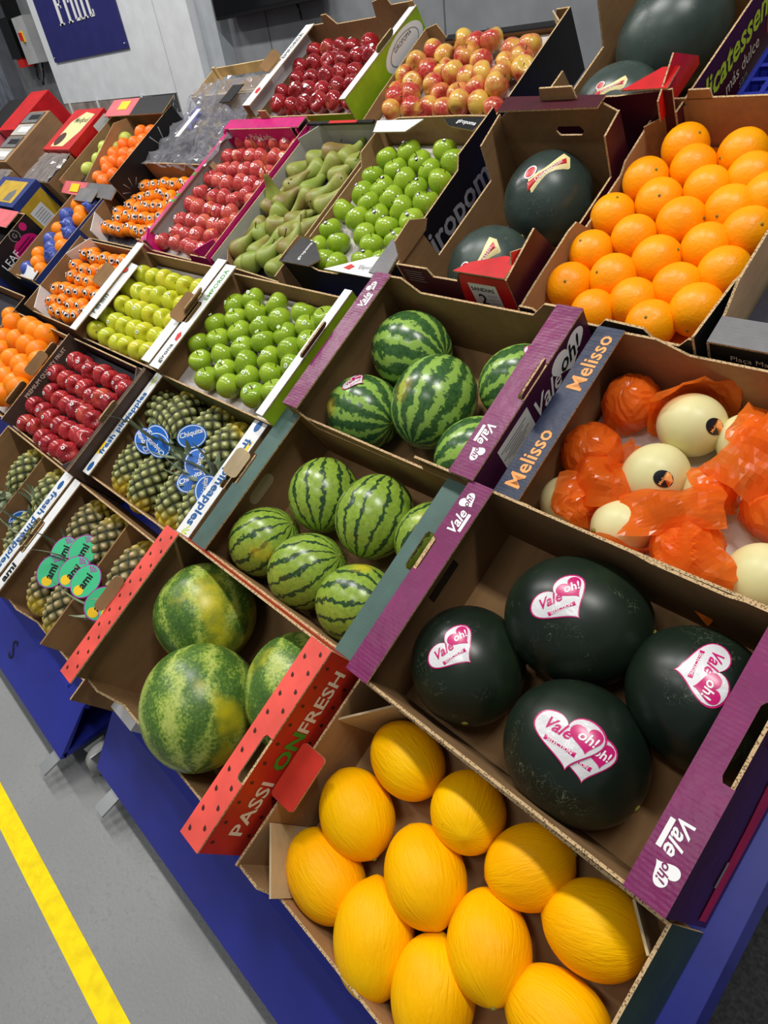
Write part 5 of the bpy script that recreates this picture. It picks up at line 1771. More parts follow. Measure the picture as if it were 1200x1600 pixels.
def drape(label, u, s, w, wx, wy, yaw, amp, seed, slope=(0, 0)):
    m = MB()
    nx = ny = 14
    v = []
    for j in range(ny + 1):
        for i in range(nx + 1):
            fx, fy = i / nx - 0.5, j / ny - 0.5
            e = 1 + 0.18 * noise.noise(Vector((fx * 3, fy * 3, seed + 9)))
            x, y = fx * wx * e, fy * wy * e
            z = amp * (1 - (2 * fx) ** 2) * (1 - (2 * fy) ** 2) + 0.022 * ridged(x, y, 11, seed) + 0.006 * ridged(x, y, 30, seed + 2) + slope[0] * x + slope[1] * y
            v.append((x, y, z))
    m.add(v, [(j * (nx + 1) + i, j * (nx + 1) + i + 1, (j + 1) * (nx + 1) + i + 1, (j + 1) * (nx + 1) + i) for j in range(ny) for i in range(nx)])
    o = m.build('film_sheet', [WRAP_O], None, dm(u, s, w, yaw), recalc=False)
    return tag(o, label, 'film', 'orange film sheets round the pale melons')


drape('loose orange film sheet spread between the middle front melons', -0.36, 0.455, 0.1, 0.17, 0.1, 30, 0.03, 2.2, (0, -0.3))
drape('loose orange film sheet crumpled below the navy rim melons', -0.505, 0.465, 0.085, 0.12, 0.1, 10, 0.03, 5.7)
drape('loose orange film sheet over the right-hand melons', -0.255, 0.6, 0.115, 0.16, 0.14, 70, 0.025, 7.1, (0.2, 0))
drape('loose orange film sheet hanging over the front rim', -0.275, 0.37, 0.1, 0.13, 0.09, -20, 0.02, 9.9, (-0.3, 0.4))


# ------------------------------------------------------------------ small fruit prototypes
def apple_mesh(name, mat, R=0.036, squat=0.9, tall=0.0, seed=0):
    prof = []
    n = 18
    for i in range(n + 1):
        t = math.pi * i / n
        r = R * math.sin(t) * (1 + 0.07 * math.cos(t))
        z = R * squat * math.cos(t) - R * 0.30 * math.exp(-(t / 0.42) ** 2) + R * 0.16 * math.exp(-((math.pi - t) / 0.34) ** 2)
        prof.append((0 if i in (0, n) else r, z))
    b = MB()

    def warp(p):
        a = math.atan2(p.y, p.x)
        k = 1 + 0.018 * math.cos(5 * a) * (0.5 - p.z / R) + 0.02 * math.cos(a + seed)
        return Vector((p.x * k, p.y * k, p.z * (1 + 0.05 * math.cos(2 * a + seed))))
    b.lathe(prof, 24, 0, warp)
    return b.mesh(name, [mat], recalc=False)


def stem_mesh(R, squat, l=0.012, r=0.0013):
    b = MB()
    z = R * squat - R * 0.30
    b.tube([(0, 0, z - 0.002), (0.001, 0, z + l * 0.5), (0.004, 0.001, z + l)], [r, r, r * 1.4], 6)
    return b.mesh('stem', [STEM], recalc=False)


def sticker_mesh(r3, d, mats, shape=(0.008, 0.006), inner=None):
    E_ = Ell(r3, d, (0.3, 1, 0.2))
    b = MB()
    for k, (a, c_) in enumerate((shape,) + ((inner,) if inner else ())):
        ol = ellipse(a, c_, 14)
        v = [E_.at(0, 0, 0.0007 + 0.0005 * k)]
        for q in (0.5, 1):
            v += [E_.at(x * q, y * q, 0.0007 + 0.0005 * k) for x, y in ol]
        n = 14
        f = [(0, 1 + i, 1 + (i + 1) % n) for i in range(n)] + [(1 + i, 1 + n + i, 1 + n + (i + 1) % n, 1 + (i + 1) % n) for i in range(n)]
        b.add(v, f, k, True)
    return b.mesh('fruit_sticker', mats, recalc=False)


def rows_of(pts, pitch):
    """order points front to back in rows, left to right within a row"""
    ss = sorted(range(len(pts)), key=lambda i: pts[i][1])
    rows, cur = [], []
    for i in ss:
        if cur and pts[i][1] - pts[cur[0]][1] > pitch:
            rows.append(cur)
            cur = []
        cur.append(i)
    rows.append(cur)
    out = {}
    for r, row in enumerate(rows):
        for k, i in enumerate(sorted(row, key=lambda i: pts[i][0])):
            out[i] = (r, k)
    return out


def scatter(key, name, cat, desc, where, group, meshes, parts, pitch, lean=(60, 200), jit=0.002, tilt=(40, 95), dz=0.0, scale=(0.95, 1.04), sticker=None, sk=0.7, az0=None, umax=None, zj=0.003):
    """parts: list of (part name, mesh); sticker: mesh placed towards the viewer on most fruit"""
    w, pts = SURVEY[key]
    if umax is not None:
        pts = [(min(p[0], umax), p[1]) for p in pts]
    order = rows_of(pts, pitch)
    for i, (u, s) in enumerate(pts):
        az = random.uniform(*lean) if az0 is None else az0 + random.uniform(-25, 25)
        ti = random.uniform(*tilt)
        rot = axis_rot(az, ti, random.uniform(0, 360))
        sc = random.uniform(*scale)
        mw = MD @ Matrix.Translation((u + random.uniform(-jit, jit), s + random.uniform(-jit, jit), w + random.uniform(-zj, zj) + dz)) @ rot @ Matrix.Scale(sc, 4)
        o = link(name, random.choice(meshes), None, mw)
        r, k = order[i]
        tag(o, '%s, %s from left in %s row of %s' % (desc, ORD[k], ORD[r], where), cat, group)
        for pn, pm in parts:
            link(pn, pm, o)
        if sticker and random.random() < sk:
            # rotate a ready sticker so that it faces up and towards the aisle
            face = Vector((random.uniform(-0.15, 0.55), random.uniform(-0.6, 0.3), 1)).normalized()
            loc = rot.to_3x3().inverted() @ face
            sr = random.choice(sticker)
            st = link('fruit_sticker', sr, o, loc.to_track_quat('Z', 'X').to_matrix().to_4x4())



SURVEY = {  # fruit centres on the display slope: (u, s) in metres, with w = height above the deck
    'oranges': (0.135, [(-0.737,1.299),(-0.602,1.28),(-0.778,1.193),(-0.688,1.235),(-0.554,1.213),(-0.804,1.084),(-0.718,1.132),(-0.63,1.174),(-0.555,1.119),(-0.497,1.155),(-0.795,0.969),(-0.719,1.022),(-0.642,1.076),(-0.559,1.014),(-0.497,1.059),(-0.796,0.869),(-0.711,0.91),(-0.64,0.969),(-0.497,0.959),(-0.706,0.813),(-0.639,0.857),(-0.568,0.91),(-0.573,0.811),(-0.504,0.858)]),
    'granny3': (0.185, [(-1.794,0.574),(-1.724,0.605),(-1.614,0.613),(-1.48,0.606),(-1.384,0.607),(-1.81,0.49),(-1.74,0.53),(-1.672,0.569),(-1.553,0.566),(-1.427,0.567),(-1.823,0.411),(-1.746,0.446),(-1.684,0.49),(-1.608,0.526),(-1.49,0.526),(-1.381,0.526),(-1.755,0.362),(-1.68,0.405),(-1.622,0.448),(-1.554,0.485),(-1.429,0.485),(-1.677,0.319),(-1.618,0.363),(-1.56,0.405),(-1.488,0.443),(-1.378,0.447),(-1.561,0.322),(-1.507,0.368),(-1.437,0.402),(-1.445,0.327),(-1.381,0.36)]),
    'granny4': (0.14, [(-1.665,1.239),(-1.589,1.264),(-1.515,1.225),(-1.453,1.273),(-1.39,1.232),(-1.594,1.191),(-1.453,1.191),(-1.673,1.163),(-1.523,1.15),(-1.383,1.152),(-1.595,1.116),(-1.45,1.117),(-1.662,1.092),(-1.522,1.077),(-1.385,1.075),(-1.602,1.052),(-1.459,1.044),(-1.532,1.006),(-1.388,1.002),(-1.598,0.986),(-1.461,0.969),(-1.394,0.93),(-1.524,0.932),(-1.471,0.901),(-1.464,0.845),(-1.691,0.939),(-1.61,0.894),(-1.688,0.864),(-1.616,0.822),(-1.698,0.812),(-1.552,0.812),(-1.691,1.017),(-1.384,0.857)]),
    'yellow': (0.18, [(-2.435,0.598),(-2.349,0.595),(-2.27,0.598),(-2.198,0.594),(-2.116,0.592),(-2.036,0.597),(-2.466,0.528),(-2.363,0.521),(-2.294,0.523),(-2.223,0.526),(-2.14,0.526),(-2.062,0.523),(-2.41,0.454),(-2.326,0.455),(-2.263,0.454),(-2.192,0.456),(-2.106,0.454),(-2.029,0.453),(-2.463,0.393),(-2.367,0.383),(-2.296,0.382),(-2.218,0.382),(-2.149,0.382),(-2.071,0.383),(-2.015,0.386),(-2.45,0.327),(-2.348,0.318),(-2.256,0.313),(-2.192,0.316),(-2.118,0.319),(-2.052,0.326)]),
    'red2': (0.165, [(-2.461,0.189),(-2.395,0.19),(-2.317,0.182),(-2.233,0.19),(-2.175,0.189),(-2.092,0.193),(-2.046,0.184),(-2.521,0.115),(-2.426,0.114),(-2.346,0.116),(-2.271,0.117),(-2.193,0.11),(-2.127,0.116),(-2.075,0.117),(-2.455,0.047),(-2.37,0.041),(-2.298,0.042),(-2.236,0.042),(-2.152,0.044),(-2.091,0.04),(-2.503,-0.027),(-2.411,-0.024),(-2.331,-0.03),(-2.251,-0.034),(-2.185,-0.031),(-2.118,-0.022),(-2.063,-0.022),(-2.468,-0.096),(-2.385,-0.086),(-2.3,-0.1),(-2.229,-0.105),(-2.164,-0.101),(-2.093,-0.089)]),
    'or2': (0.165, [(-3.177,0.212),(-3.006,0.229),(-2.925,0.225),(-2.833,0.229),(-3.15,0.132),(-3.027,0.155),(-2.908,0.156),(-2.785,0.154),(-3.086,0.083),(-2.939,0.076),(-2.819,0.075),(-2.699,0.123),(-2.956,0.015),(-2.859,-0.001),(-2.762,-0.0),(-2.746,0.057),(-2.7,-0.008),(-2.794,-0.062)]),
    'pink4': (0.15, [(-2.533,1.3),(-2.456,1.295),(-2.483,1.227),(-2.401,1.223),(-2.509,1.149),(-2.442,1.151),(-2.364,1.154),(-2.484,1.091),(-2.41,1.078),(-2.334,1.09),(-2.262,1.089),(-2.546,1.026),(-2.444,1.016),(-2.363,1.013),(-2.292,1.008),(-2.244,1.036),(-2.49,0.954),(-2.397,0.951),(-2.331,0.946),(-2.257,0.947),(-2.541,0.886),(-2.445,0.888),(-2.365,0.885),(-2.283,0.878),(-2.23,0.883),(-2.497,0.827),(-2.417,0.82),(-2.342,0.824),(-2.257,0.834),(-2.554,0.777),(-2.455,0.779),(-2.363,0.775),(-2.379,1.297),(-2.302,1.296),(-2.224,1.289),(-2.331,1.224),(-2.243,1.221),(-2.293,1.159),(-2.203,1.14),(-2.168,1.013),(-2.177,0.791),(-2.242,0.77),(-2.178,1.074),(-2.167,1.211),(-2.553,1.104),(-2.167,0.909),(-2.162,1.273),(-2.549,1.215),(-2.549,0.965),(-2.304,0.763)]),
    'red5': (0.19, [(-2.369,1.663),(-2.281,1.665),(-2.192,1.655),(-2.122,1.667),(-2.052,1.674),(-2.398,1.58),(-2.31,1.581),(-2.23,1.586),(-2.148,1.59),(-2.064,1.585),(-2.345,1.513),(-2.262,1.507),(-2.185,1.509),(-2.101,1.515),(-2.032,1.527),(-2.389,1.444),(-2.301,1.436),(-2.227,1.44),(-2.144,1.443),(-2.063,1.445),(-2.203,1.735),(-2.42,1.728),(-1.977,1.689),(-1.974,1.613),(-2.275,1.739),(-1.982,1.451),(-2.423,1.508),(-2.112,1.737),(-2.347,1.738),(-2.438,1.644)]),
    'fuji': (0.165, [(-1.789,1.698),(-1.72,1.671),(-1.605,1.633),(-1.536,1.621),(-1.537,1.698),(-1.437,1.613),(-1.447,1.666),(-1.391,1.675),(-1.379,1.614),(-1.35,1.571),(-1.808,1.629),(-1.739,1.603),(-1.67,1.597),(-1.605,1.566),(-1.539,1.549),(-1.477,1.55),(-1.412,1.551),(-1.384,1.49),(-1.83,1.578),(-1.767,1.543),(-1.665,1.525),(-1.618,1.493),(-1.464,1.489),(-1.725,1.482),(-1.522,1.473),(-1.83,1.513),(-1.794,1.472),(-1.619,1.434),(-1.487,1.431),(-1.421,1.437),(-1.78,1.424),(-1.684,1.423),(-1.545,1.414),(-1.665,1.713),(-1.355,1.419),(-1.6,1.695)]),
    'eyes4': (0.135, [(-3.07,1.051),(-2.995,1.055),(-2.919,1.071),(-2.836,1.072),(-2.765,1.08),(-2.711,1.08),(-3.016,0.982),(-2.949,0.998),(-2.875,1.012),(-2.793,1.006),(-3.061,0.937),(-2.978,0.924),(-2.913,0.939),(-2.842,0.948),(-2.776,0.947),(-2.722,0.97),(-3.009,0.879),(-2.932,0.874),(-2.862,0.88),(-2.789,0.875),(-2.734,0.898),(-2.914,0.815),(-2.839,0.811),(-2.782,0.811),(-2.726,0.828),(-3.116,0.892),(-3.116,0.806),(-3.044,0.803),(-2.977,0.801),(-3.113,0.981),(-2.695,1.024),(-2.692,0.776),(-3.066,0.858)]),
    'eyes3': (0.155, [(-2.94,0.624),(-2.866,0.634),(-2.78,0.635),(-2.959,0.559),(-2.872,0.569),(-2.793,0.579),(-2.918,0.51),(-2.836,0.512),(-2.994,0.45),(-2.923,0.448),(-2.852,0.452),(-3.015,0.376),(-2.77,0.468),(-2.936,0.399),(-2.838,0.393),(-2.757,0.404),(-2.936,0.345),(-2.87,0.345),(-2.79,0.345),(-2.74,0.357),(-3.056,0.634),(-2.682,0.389),(-2.72,0.582),(-3.059,0.567),(-2.633,0.517),(-2.646,0.643),(-2.688,0.465),(-2.634,0.581),(-3.012,0.517),(-2.622,0.381),(-2.754,0.531),(-2.602,0.451),(-3.059,0.438),(-2.691,0.529),(-2.714,0.642),(-2.995,0.644)]),
    'bw': (0.165, [(-3.417,0.904),(-3.319,0.878),(-3.481,0.872),(-3.384,0.833),(-3.342,0.796),(-3.501,0.802),(-3.397,0.752),(-3.317,0.708),(-3.471,0.718),(-3.358,0.671),(-3.287,0.634),(-3.458,0.652),(-3.375,0.61),(-3.315,0.573),(-3.462,0.565),(-3.401,0.522),(-3.445,0.476),(-3.309,0.491)]),
    'mix': (0.2, [(-3.514,1.304),(-3.562,1.262),(-3.513,1.227),(-3.591,1.204),(-3.444,1.261),(-3.472,1.205),(-3.521,1.159),(-3.544,1.12),(-3.578,1.063),(-3.326,1.301),(-3.224,1.3),(-3.138,1.272),(-3.4,1.219),(-3.302,1.23),(-3.238,1.246),(-3.427,1.165),(-3.315,1.165),(-3.222,1.16),(-3.181,1.193),(-3.434,1.102),(-3.357,1.117),(-3.248,1.107),(-3.356,1.063),(-3.381,1.015),(-3.259,1.034),(-3.306,0.996)]),
    'pears': (0.135, [(-2.013,1.241),(-1.938,1.265),(-1.859,1.258),(-2.06,1.179),(-1.988,1.174),(-1.908,1.192),(-1.835,1.173),(-2.022,1.113),(-1.931,1.11),(-2.009,1.039),(-1.925,1.045),(-1.849,1.065),(-1.8,1.049),(-2.06,1.017),(-2.06,0.904),(-1.941,0.929),(-1.882,0.97),(-1.859,0.917),(-1.815,0.942),(-2.052,0.822),(-1.967,0.833),(-1.88,0.809),(-1.983,0.775),(-1.93,0.775),(-2.005,0.963),(-1.816,0.86),(-1.813,0.781),(-1.808,1.112),(-1.903,0.872),(-1.996,0.899),(-1.801,1.235)]),
}


def round_sticker(R, mats, shape, inner=None, off=0.0):
    """sticker for a near-round fruit of radius R, centred on local +Z"""
    b = MB()
    for k, (a, c_) in enumerate((shape,) + ((inner,) if inner else ())):
        ol = [(x + (off if k else 0), y) for x, y in ellipse(a, c_, 14)]
        n = 14
        L = 0.0012 + 0.0005 * k

        def P(x, y):
            v = Vector((x, y, R)).normalized() * (R + L)
            return v
        cx = off if k else 0
        v = [P(cx, 0)]
        for q in (0.5, 1):
            v += [P(cx + (x - cx) * q, y * q) for x, y in ol]
        f = [(0, 1 + i, 1 + (i + 1) % n) for i in range(n)] + [(1 + i, 1 + n + i, 1 + n + (i + 1) % n, 1 + (i + 1) % n) for i in range(n)]
        b.add(v, f, k, True)
    return b.mesh('fruit_sticker', mats, recalc=False)


# apples ---------------------------------------------------------------------
def apples(key, mat, R, squat, desc, where, group, pitch, sticker=None, sk=0.6, **kw):
    ms = [apple_mesh('apple', mat, R, squat, seed=q) for q in range(3)]
    scatter(key, 'apple', 'apple', desc, where, group, ms, [('stem', stem_mesh(R, squat))], pitch, sticker=sticker, sk=sk, **kw)


apples('granny3', GRANNY, 0.0375, 0.92, 'glossy green apple', 'lime-edged carton', 'glossy green apples', 0.035, [round_sticker(0.0375, [INK_W, INK_TG], (0.007, 0.0055), (0.0045, 0.003))], 0.4, tilt=(20, 80))
apples('granny4', GRANNY, 0.0385, 0.92, 'green apple', 'black-sided carton', 'green apples with dark stickers', 0.035, [round_sticker(0.0375, [STK_K, INK_W], (0.0085, 0.0055), (0.003, 0.0045))], 0.7, tilt=(20, 80))
apples('yellow', GOLDEN, 0.0365, 0.93, 'yellow apple', 'white-rimmed carton', 'yellow apples', 0.04, [round_sticker(0.0365, [INK_W, INK_G], (0.006, 0.006), (0.004, 0.002))], 0.3, tilt=(-10, 25), az0=0)
apples('red2', RED, 0.0370, 0.92, 'dark red apple', 'brown carton', 'dark red apples', 0.04, [round_sticker(0.037, [INK_W, INK_BR], (0.0062, 0.0062), (0.003, 0.0028))], 0.75, tilt=(-10, 30), az0=0)
apples('pink4', PINK, 0.0345, 0.92, 'pink apple', 'magenta carton', 'pink apples', 0.04, [round_sticker(0.0345, [INK_W, SALMON], (0.0085, 0.0075), (0.004, 0.004))], 0.6, tilt=(0, 80))
apples('red5', CRIMSON, 0.0365, 1.0, 'shiny crimson apple', 'top lime carton', 'shiny crimson apples', 0.045, [round_sticker(0.0365, [INK_W], (0.009, 0.006))], 0.2, tilt=(10, 60), az0=-90)
apples('fuji', BICOLOR, 0.0375, 0.95, 'red and yellow apple', 'top black carton', 'red and yellow apples', 0.04, None, 0, tilt=(-20, 80), lean=(0, 360), zj=0.012)
# two pink apples in the carton at the right edge
for (u, s, lab) in ((-0.30, 0.86, 'streaked pink apple nearest the address print at the right edge'), (-0.33, 0.95, 'streaked pink apple second from the address print')):
    o = link('apple', apple_mesh('apple', PINK, 0.043, 0.92), None, dm(u, s, 0.143) @ axis_rot(-60, 50))
    tag(o, lab, 'apple', 'pink apples at the right edge')
    link('stem', stem_mesh(0.043, 0.92), o)


# citrus -----------------------------------------------------------------------
def citrus_mesh(name, mat, R, squat, dim=0.05):
    prof = []
    n = 18
    for i in range(n + 1):
        t = math.pi * i / n
        prof.append((0 if i in (0, n) else R * math.sin(t), R * squat * math.cos(t) - R * dim * math.exp(-(t / 0.3) ** 2) + R * dim * 0.5 * math.exp(-((math.pi - t) / 0.25) ** 2)))
    b = MB()
    b.lathe(prof, 26)
    return b.mesh(name, [mat], recalc=False)


def button_mesh(R, squat, dim=0.05, r=0.004, mat=None):
    b = MB()
    z = R * squat * 1.0 - R * dim
    b.tube([(0, 0, z - 0.002), (0, 0, z + 0.0015)], [r, r * 0.7], 7)
    return b.mesh('stem_button', [mat or CALYX], recalc=False)


scatter('oranges', 'orange', 'orange', 'large orange', 'tall kraft carton', 'large oranges', [citrus_mesh('orange', ORANGE, 0.052, 1.0, 0.04)], [('stem_button', button_mesh(0.052, 1.0, 0.04))], 0.035, tilt=(-40, 80), lean=(-140, 40), scale=(0.94, 1.03), umax=-0.497)
scatter('or2', 'orange', 'orange', 'orange', 'brown carton at the left edge', 'oranges at the left edge', [citrus_mesh('orange', ORANGE2, 0.047, 0.95, 0.03)], [('stem_button', button_mesh(0.047, 0.95, 0.03))], 0.04, tilt=(-30, 30), az0=0)


def eyes(key, desc, where, group, pitch):
    R = 0.0335
    ms = [citrus_mesh('tangerine', TANGERINE, R, 0.86, 0.08)]
    btn = button_mesh(R, 0.86, 0.08, 0.003, LEAF)
    eye = round_sticker(R, [STK_K, INK_W, STK_K], (0.0125, 0.0092), (0.0108, 0.0074))
    pup = round_sticker(R + 0.001, [STK_K], (0.0052, 0.0058))
    w, pts = SURVEY[key]
    order = rows_of(pts, pitch)
    for i, (u, s) in enumerate(pts):
        ti = random.uniform(55, 85)
        rot = axis_rot(random.uniform(60, 130), ti, random.uniform(0, 360))
        o = link('tangerine', ms[0], None, MD @ Matrix.Translation((u, s, w)) @ rot)
        r, k = order[i]
        tag(o, '%s, %s from left in %s row of %s' % (desc, ORD[k], ORD[r], where), 'tangerine', group)
        link('stem_button', btn, o)
        inv = rot.to_3x3().inverted()
        base = Vector((random.uniform(0.1, 0.5), random.uniform(-0.75, -0.2), 0.85)).normalized()
        side = Vector((1, random.uniform(-0.2, 0.5), 0)).normalized() * 0.42
        for sg in (-1, 1):
            d = inv @ (base + side * sg).normalized()
            q = d.to_track_quat('Z', 'X').to_matrix().to_4x4()
            # flattened fruit: bring the sticker to the skin
            k2 = 1 / math.sqrt(d.x ** 2 + d.y ** 2 + (d.z / 0.86) ** 2)
            e = link('eye_sticker', eye, o, q @ Matrix.Scale(k2 * 1.03, 4))
            link('pupil', pup, e, Matrix.Rotation(random.uniform(-0.09, 0.09), 4, 'X') @ Matrix.Rotation(random.uniform(-0.09, 0.09), 4, 'Y'))


eyes('eyes4', 'tangerine with eye stickers', 'upper eye-sticker carton', 'upper tangerines with eyes', 0.04)
eyes('eyes3', 'tangerine with eye stickers', 'lower eye-sticker carton', 'lower tangerines with eyes', 0.04)

# mixed citrus
w, pts = SURVEY['mix']
lime = citrus_mesh('lime', LIMON, 0.034, 1.12, 0.0)
tang = citrus_mesh('tangerine', REDTANG, 0.036, 0.9, 0.06)
bt = button_mesh(0.036, 0.9, 0.06, 0.003)
order = rows_of(pts, 0.04)
for i, (u, s) in enumerate(pts):
    isl = i < 9
    o = link('lime' if isl else 'tangerine', lime if isl else tang, None, MD @ Matrix.Translation((u, s, w)) @ axis_rot(random.uniform(0, 360), random.uniform(0, 80)))
    r, k = order[i]
    tag(o, '%s, %s from left in %s row of divided black carton' % ('pale green lime' if isl else 'bright tangerine', ORD[k], ORD[r]), 'lime' if isl else 'tangerine', 'limes in the divided carton' if isl else 'tangerines in the divided carton')
    link('stem_button', bt, o)

# blue tissue wrapped and bare oranges
w, pts = SURVEY['bw']
bare = {2, 3, 4, 8, 9, 10, 14, 15, 17}
om = citrus_mesh('orange', ORANGE2, 0.038, 0.95, 0.03)
b = MB()
prof = [(0 if i in (0, 18) else 0.039 * math.sin(math.pi * i / 18), 0.038 * math.cos(math.pi * i / 18)) for i in range(19)]
b.lathe(prof, 28, 0, lambda p: p * (1 + 0.05 * ridged(p.x, p.y + p.z, 45, 3.3)))
bw_m = b.mesh('wrapped_orange', [BLUEWRAP], recalc=False)
for p in bw_m.polygons:
    p.use_smooth = False
b = MB()
b.lathe([(0, 0.05), (0.006, 0.049), (0.008, 0.042), (0.02, 0.035), (0.021, 0.034), (0, 0.03)], 12, 0, lambda p: p * (1 + 0.06 * noise.noise(p * 90)))
tw_m = b.mesh('tissue_twist', [BLUEWRAP], recalc=False)
order = rows_of(pts, 0.04)
for i, (u, s) in enumerate(pts):
    isb = i in bare
    o = link('orange' if isb else 'wrapped_orange', om if isb else bw_m, None, MD @ Matrix.Translation((u, s, w)) @ axis_rot(random.uniform(0, 360), random.uniform(-20, 80)))
    r, k = order[i]
    tag(o, '%s, %s from left in %s row of narrow carton' % ('bare orange' if isb else 'orange in blue printed tissue', ORD[k], ORD[r]), 'orange', 'bare oranges in the narrow carton' if isb else 'wrapped oranges in the narrow carton')
    link('stem_button' if isb else 'tissue_twist', bt if isb else tw_m, o)
# a few oranges in the grey carton behind
for k, (u, s) in enumerate(((-3.28, 0.05), (-3.27, 0.14), (-3.36, 0.1), (-3.29, 0.24))):
    o = link('orange', om, None, dm(u, s, 0.157) @ axis_rot(k * 60, 40))
    tag(o, 'orange in the grey carton at the left edge, %s from the front' % ORD[k], 'orange', 'oranges in the grey carton')
    link('stem_button', bt, o)


# pears --------------------------------------------------------------------------
def pear_mesh(name, seed):
    L, R = 0.122, 0.0375
    pr = [(0.0, 1.0), (0.10, 0.992), (0.22, 0.955), (0.31, 0.87), (0.37, 0.76), (0.46, 0.64), (0.64, 0.5), (0.85, 0.37), (0.98, 0.24), (0.97, 0.13), (0.78, 0.045), (0.42, 0.005), (0.14, 0.008), (0, 0.015)]
    prof = []
    for (r0, z0), (r1, z1) in zip(pr[:-1], pr[1:]):
        prof.append((r0 * R, (z0 - 0.4) * L))
        prof.append(((r0 + r1) / 2 * R, ((z0 + z1) / 2 - 0.4) * L))
    prof.append((0, (pr[-1][1] - 0.4) * L))
    b = MB()

    def warp(p):
        t = max(0, p.z / L + 0.1)
        n = noise.noise(Vector((p.x * 30 + seed, p.y * 30, p.z * 30)))
        return Vector((p.x * (1 + .07 * n) + 0.028 * t * t * math.cos(seed), p.y * (1 + .07 * n) + 0.028 * t * t * math.sin(seed), p.z))
    b.lathe(prof, 22, 0, warp)
    st = MB()
    x, y = 0.028 * 0.49 * math.cos(seed), 0.028 * 0.49 * math.sin(seed)
    st.tube([(x, y, L * 0.58), (x * 1.4, y * 1.4, L * 0.68), (x * 2.2, y * 2.2, L * 0.79)], [0.0018, 0.0016, 0.0024], 6)
    return b.mesh(name, [PEAR], recalc=False), st.mesh('stem', [STEM], recalc=False)


PM = [pear_mesh('pear', q) for q in (0.3, 2.1, 4.0)]
w, pts = SURVEY['pears']
order = rows_of(pts, 0.045)
for i, (u, s) in enumerate(pts):
    me, sm = PM[i % 3]
    az = random.choice((60, 75, -120, 45, 80)) + random.uniform(-15, 15)
    o = link('pear', me, None, MD @ Matrix.Translation((u, s, w + 0.008 * (i % 2))) @ axis_rot(az, random.uniform(-8, 12), i * 50))
    r, k = order[i]
    tag(o, 'green russeted pear, %s from left in %s row of the pear carton' % (ORD[k], ORD[r]), 'pear', 'green pears')
    link('stem', sm, o)
o = link('pear', PM[0][0], None, dm(-2.06, 1.035, 0.165) @ axis_rot(95, 70, 30))
tag(o, 'green pear standing upright against the magenta carton side', 'pear', 'green pears')
link('stem', PM[0][1], o)


# pineapples ---------------------------------------------------------------------------
def pineapple_mesh(name, mat, R=0.061, L=0.19):
    nz, na = 84, 104
    v, eye = [], []
    k1 = 8
    for i in range(nz + 1):
        t = i / nz
        z = -L / 2 + L * t
        env = (math.sin(math.pi * min(max(t, 0.0), 1.0)) ** 0.42) * (1.0 - 0.12 * t)
        for k in range(na):
            a = 2 * math.pi * k / na
            q = t * 10.0
            e1 = math.cos((k1 * a + 2 * math.pi * q * 0.5))
            e2 = math.cos((k1 * a - 2 * math.pi * q * 0.5))
            d = max(0.0, (1 + e1) * 0.5) * max(0.0, (1 + e2) * 0.5)
            d2 = 0.0
            h = min(1.0, 1.25 * max(d, d2) ** 0.45)
            spike = max(d, d2) ** 8
            r = R * env * (0.86 + 0.15 * h + 0.06 * spike)
            v.append((r * math.cos(a), r * math.sin(a), z + (0.003 * spike if env > 0.3 else 0)))
            eye.append(0.75 * h + 0.5 * spike)
    f = [(i * na + k, i * na + (k + 1) % na, (i + 1) * na + (k + 1) % na, (i + 1) * na + k) for i in range(nz) for k in range(na)]
    f += [tuple(range(na))[::-1], tuple(nz * na + k for k in range(na))]
    b = MB()
    b.add(v, f, 0, True)
    me = b.mesh(name, [mat], recalc=False)
    at = me.attributes.new('eye', 'FLOAT', 'POINT')
    at.data.foreach_set('value', eye)
    return me


def leaf_mesh(L, wd, curl):
    b = MB()
    v = []
    n = 8
    for i in range(n + 1):
        t = i / n
        w_ = wd * (0.75 + 0.5 * t) * (1 - t) ** 0.6 if t < 1 else 0
        x = curl * t * t * L
        z = L * t * (1 - 0.25 * curl * t)
        v += [(x - 0.2 * w_, -w_ / 2, z), (x + 0.12 * w_, 0, z), (x - 0.2 * w_, w_ / 2, z)]
    f = []
    for i in range(n):
        for k in (0, 1):
            f.append((i * 3 + k, i * 3 + k + 1, (i + 1) * 3 + k + 1, (i + 1) * 3 + k))
    b.add(v, f, 0, True)
    o2 = [Vector(p) + Vector((-0.0012, 0, 0)) for p in v]
    b.add(o2, [q[::-1] for q in f], 0, True)
    return b.mesh('leaf', [LEAF], recalc=False)


LEAVES = [leaf_mesh(0.09, 0.026, 0.25), leaf_mesh(0.12, 0.03, 0.5), leaf_mesh(0.15, 0.03, 0.8), leaf_mesh(0.06, 0.02, 0.1)]
PINES = {'g': pineapple_mesh('pineapple_body', PINE_G), 'b': pineapple_mesh('pineapple_body', PINE_B)}


def pineapple(u, s, w, az, tilt, kind, label, group, sc=1.0, seed=0, crown=True):
    rnd = random.Random(seed)
    t = empty('pineapple', MD @ Matrix.Translation((u, s, w)) @ axis_rot(az, tilt, seed * 41) @ Matrix.Scale(sc, 4))
    tag(t, label, 'pineapple', group)
    link('fruit_body', PINES[kind], t)
    if crown:
        for k in range(15):
            lv = LEAVES[[3, 0, 1, 2, 1][k // 3]]
            a = k * 2.4 + rnd.uniform(-0.2, 0.2)
            sp = (0.1, 0.25, 0.42, 0.65, 0.85)[k // 3] * rnd.uniform(0.8, 1.1)
            link('leaf', lv, t, Matrix.Translation((0, 0, 0.088)) @ Matrix.Rotation(a, 4, 'Z') @ Matrix.Rotation(sp, 4, 'Y'))
    return t


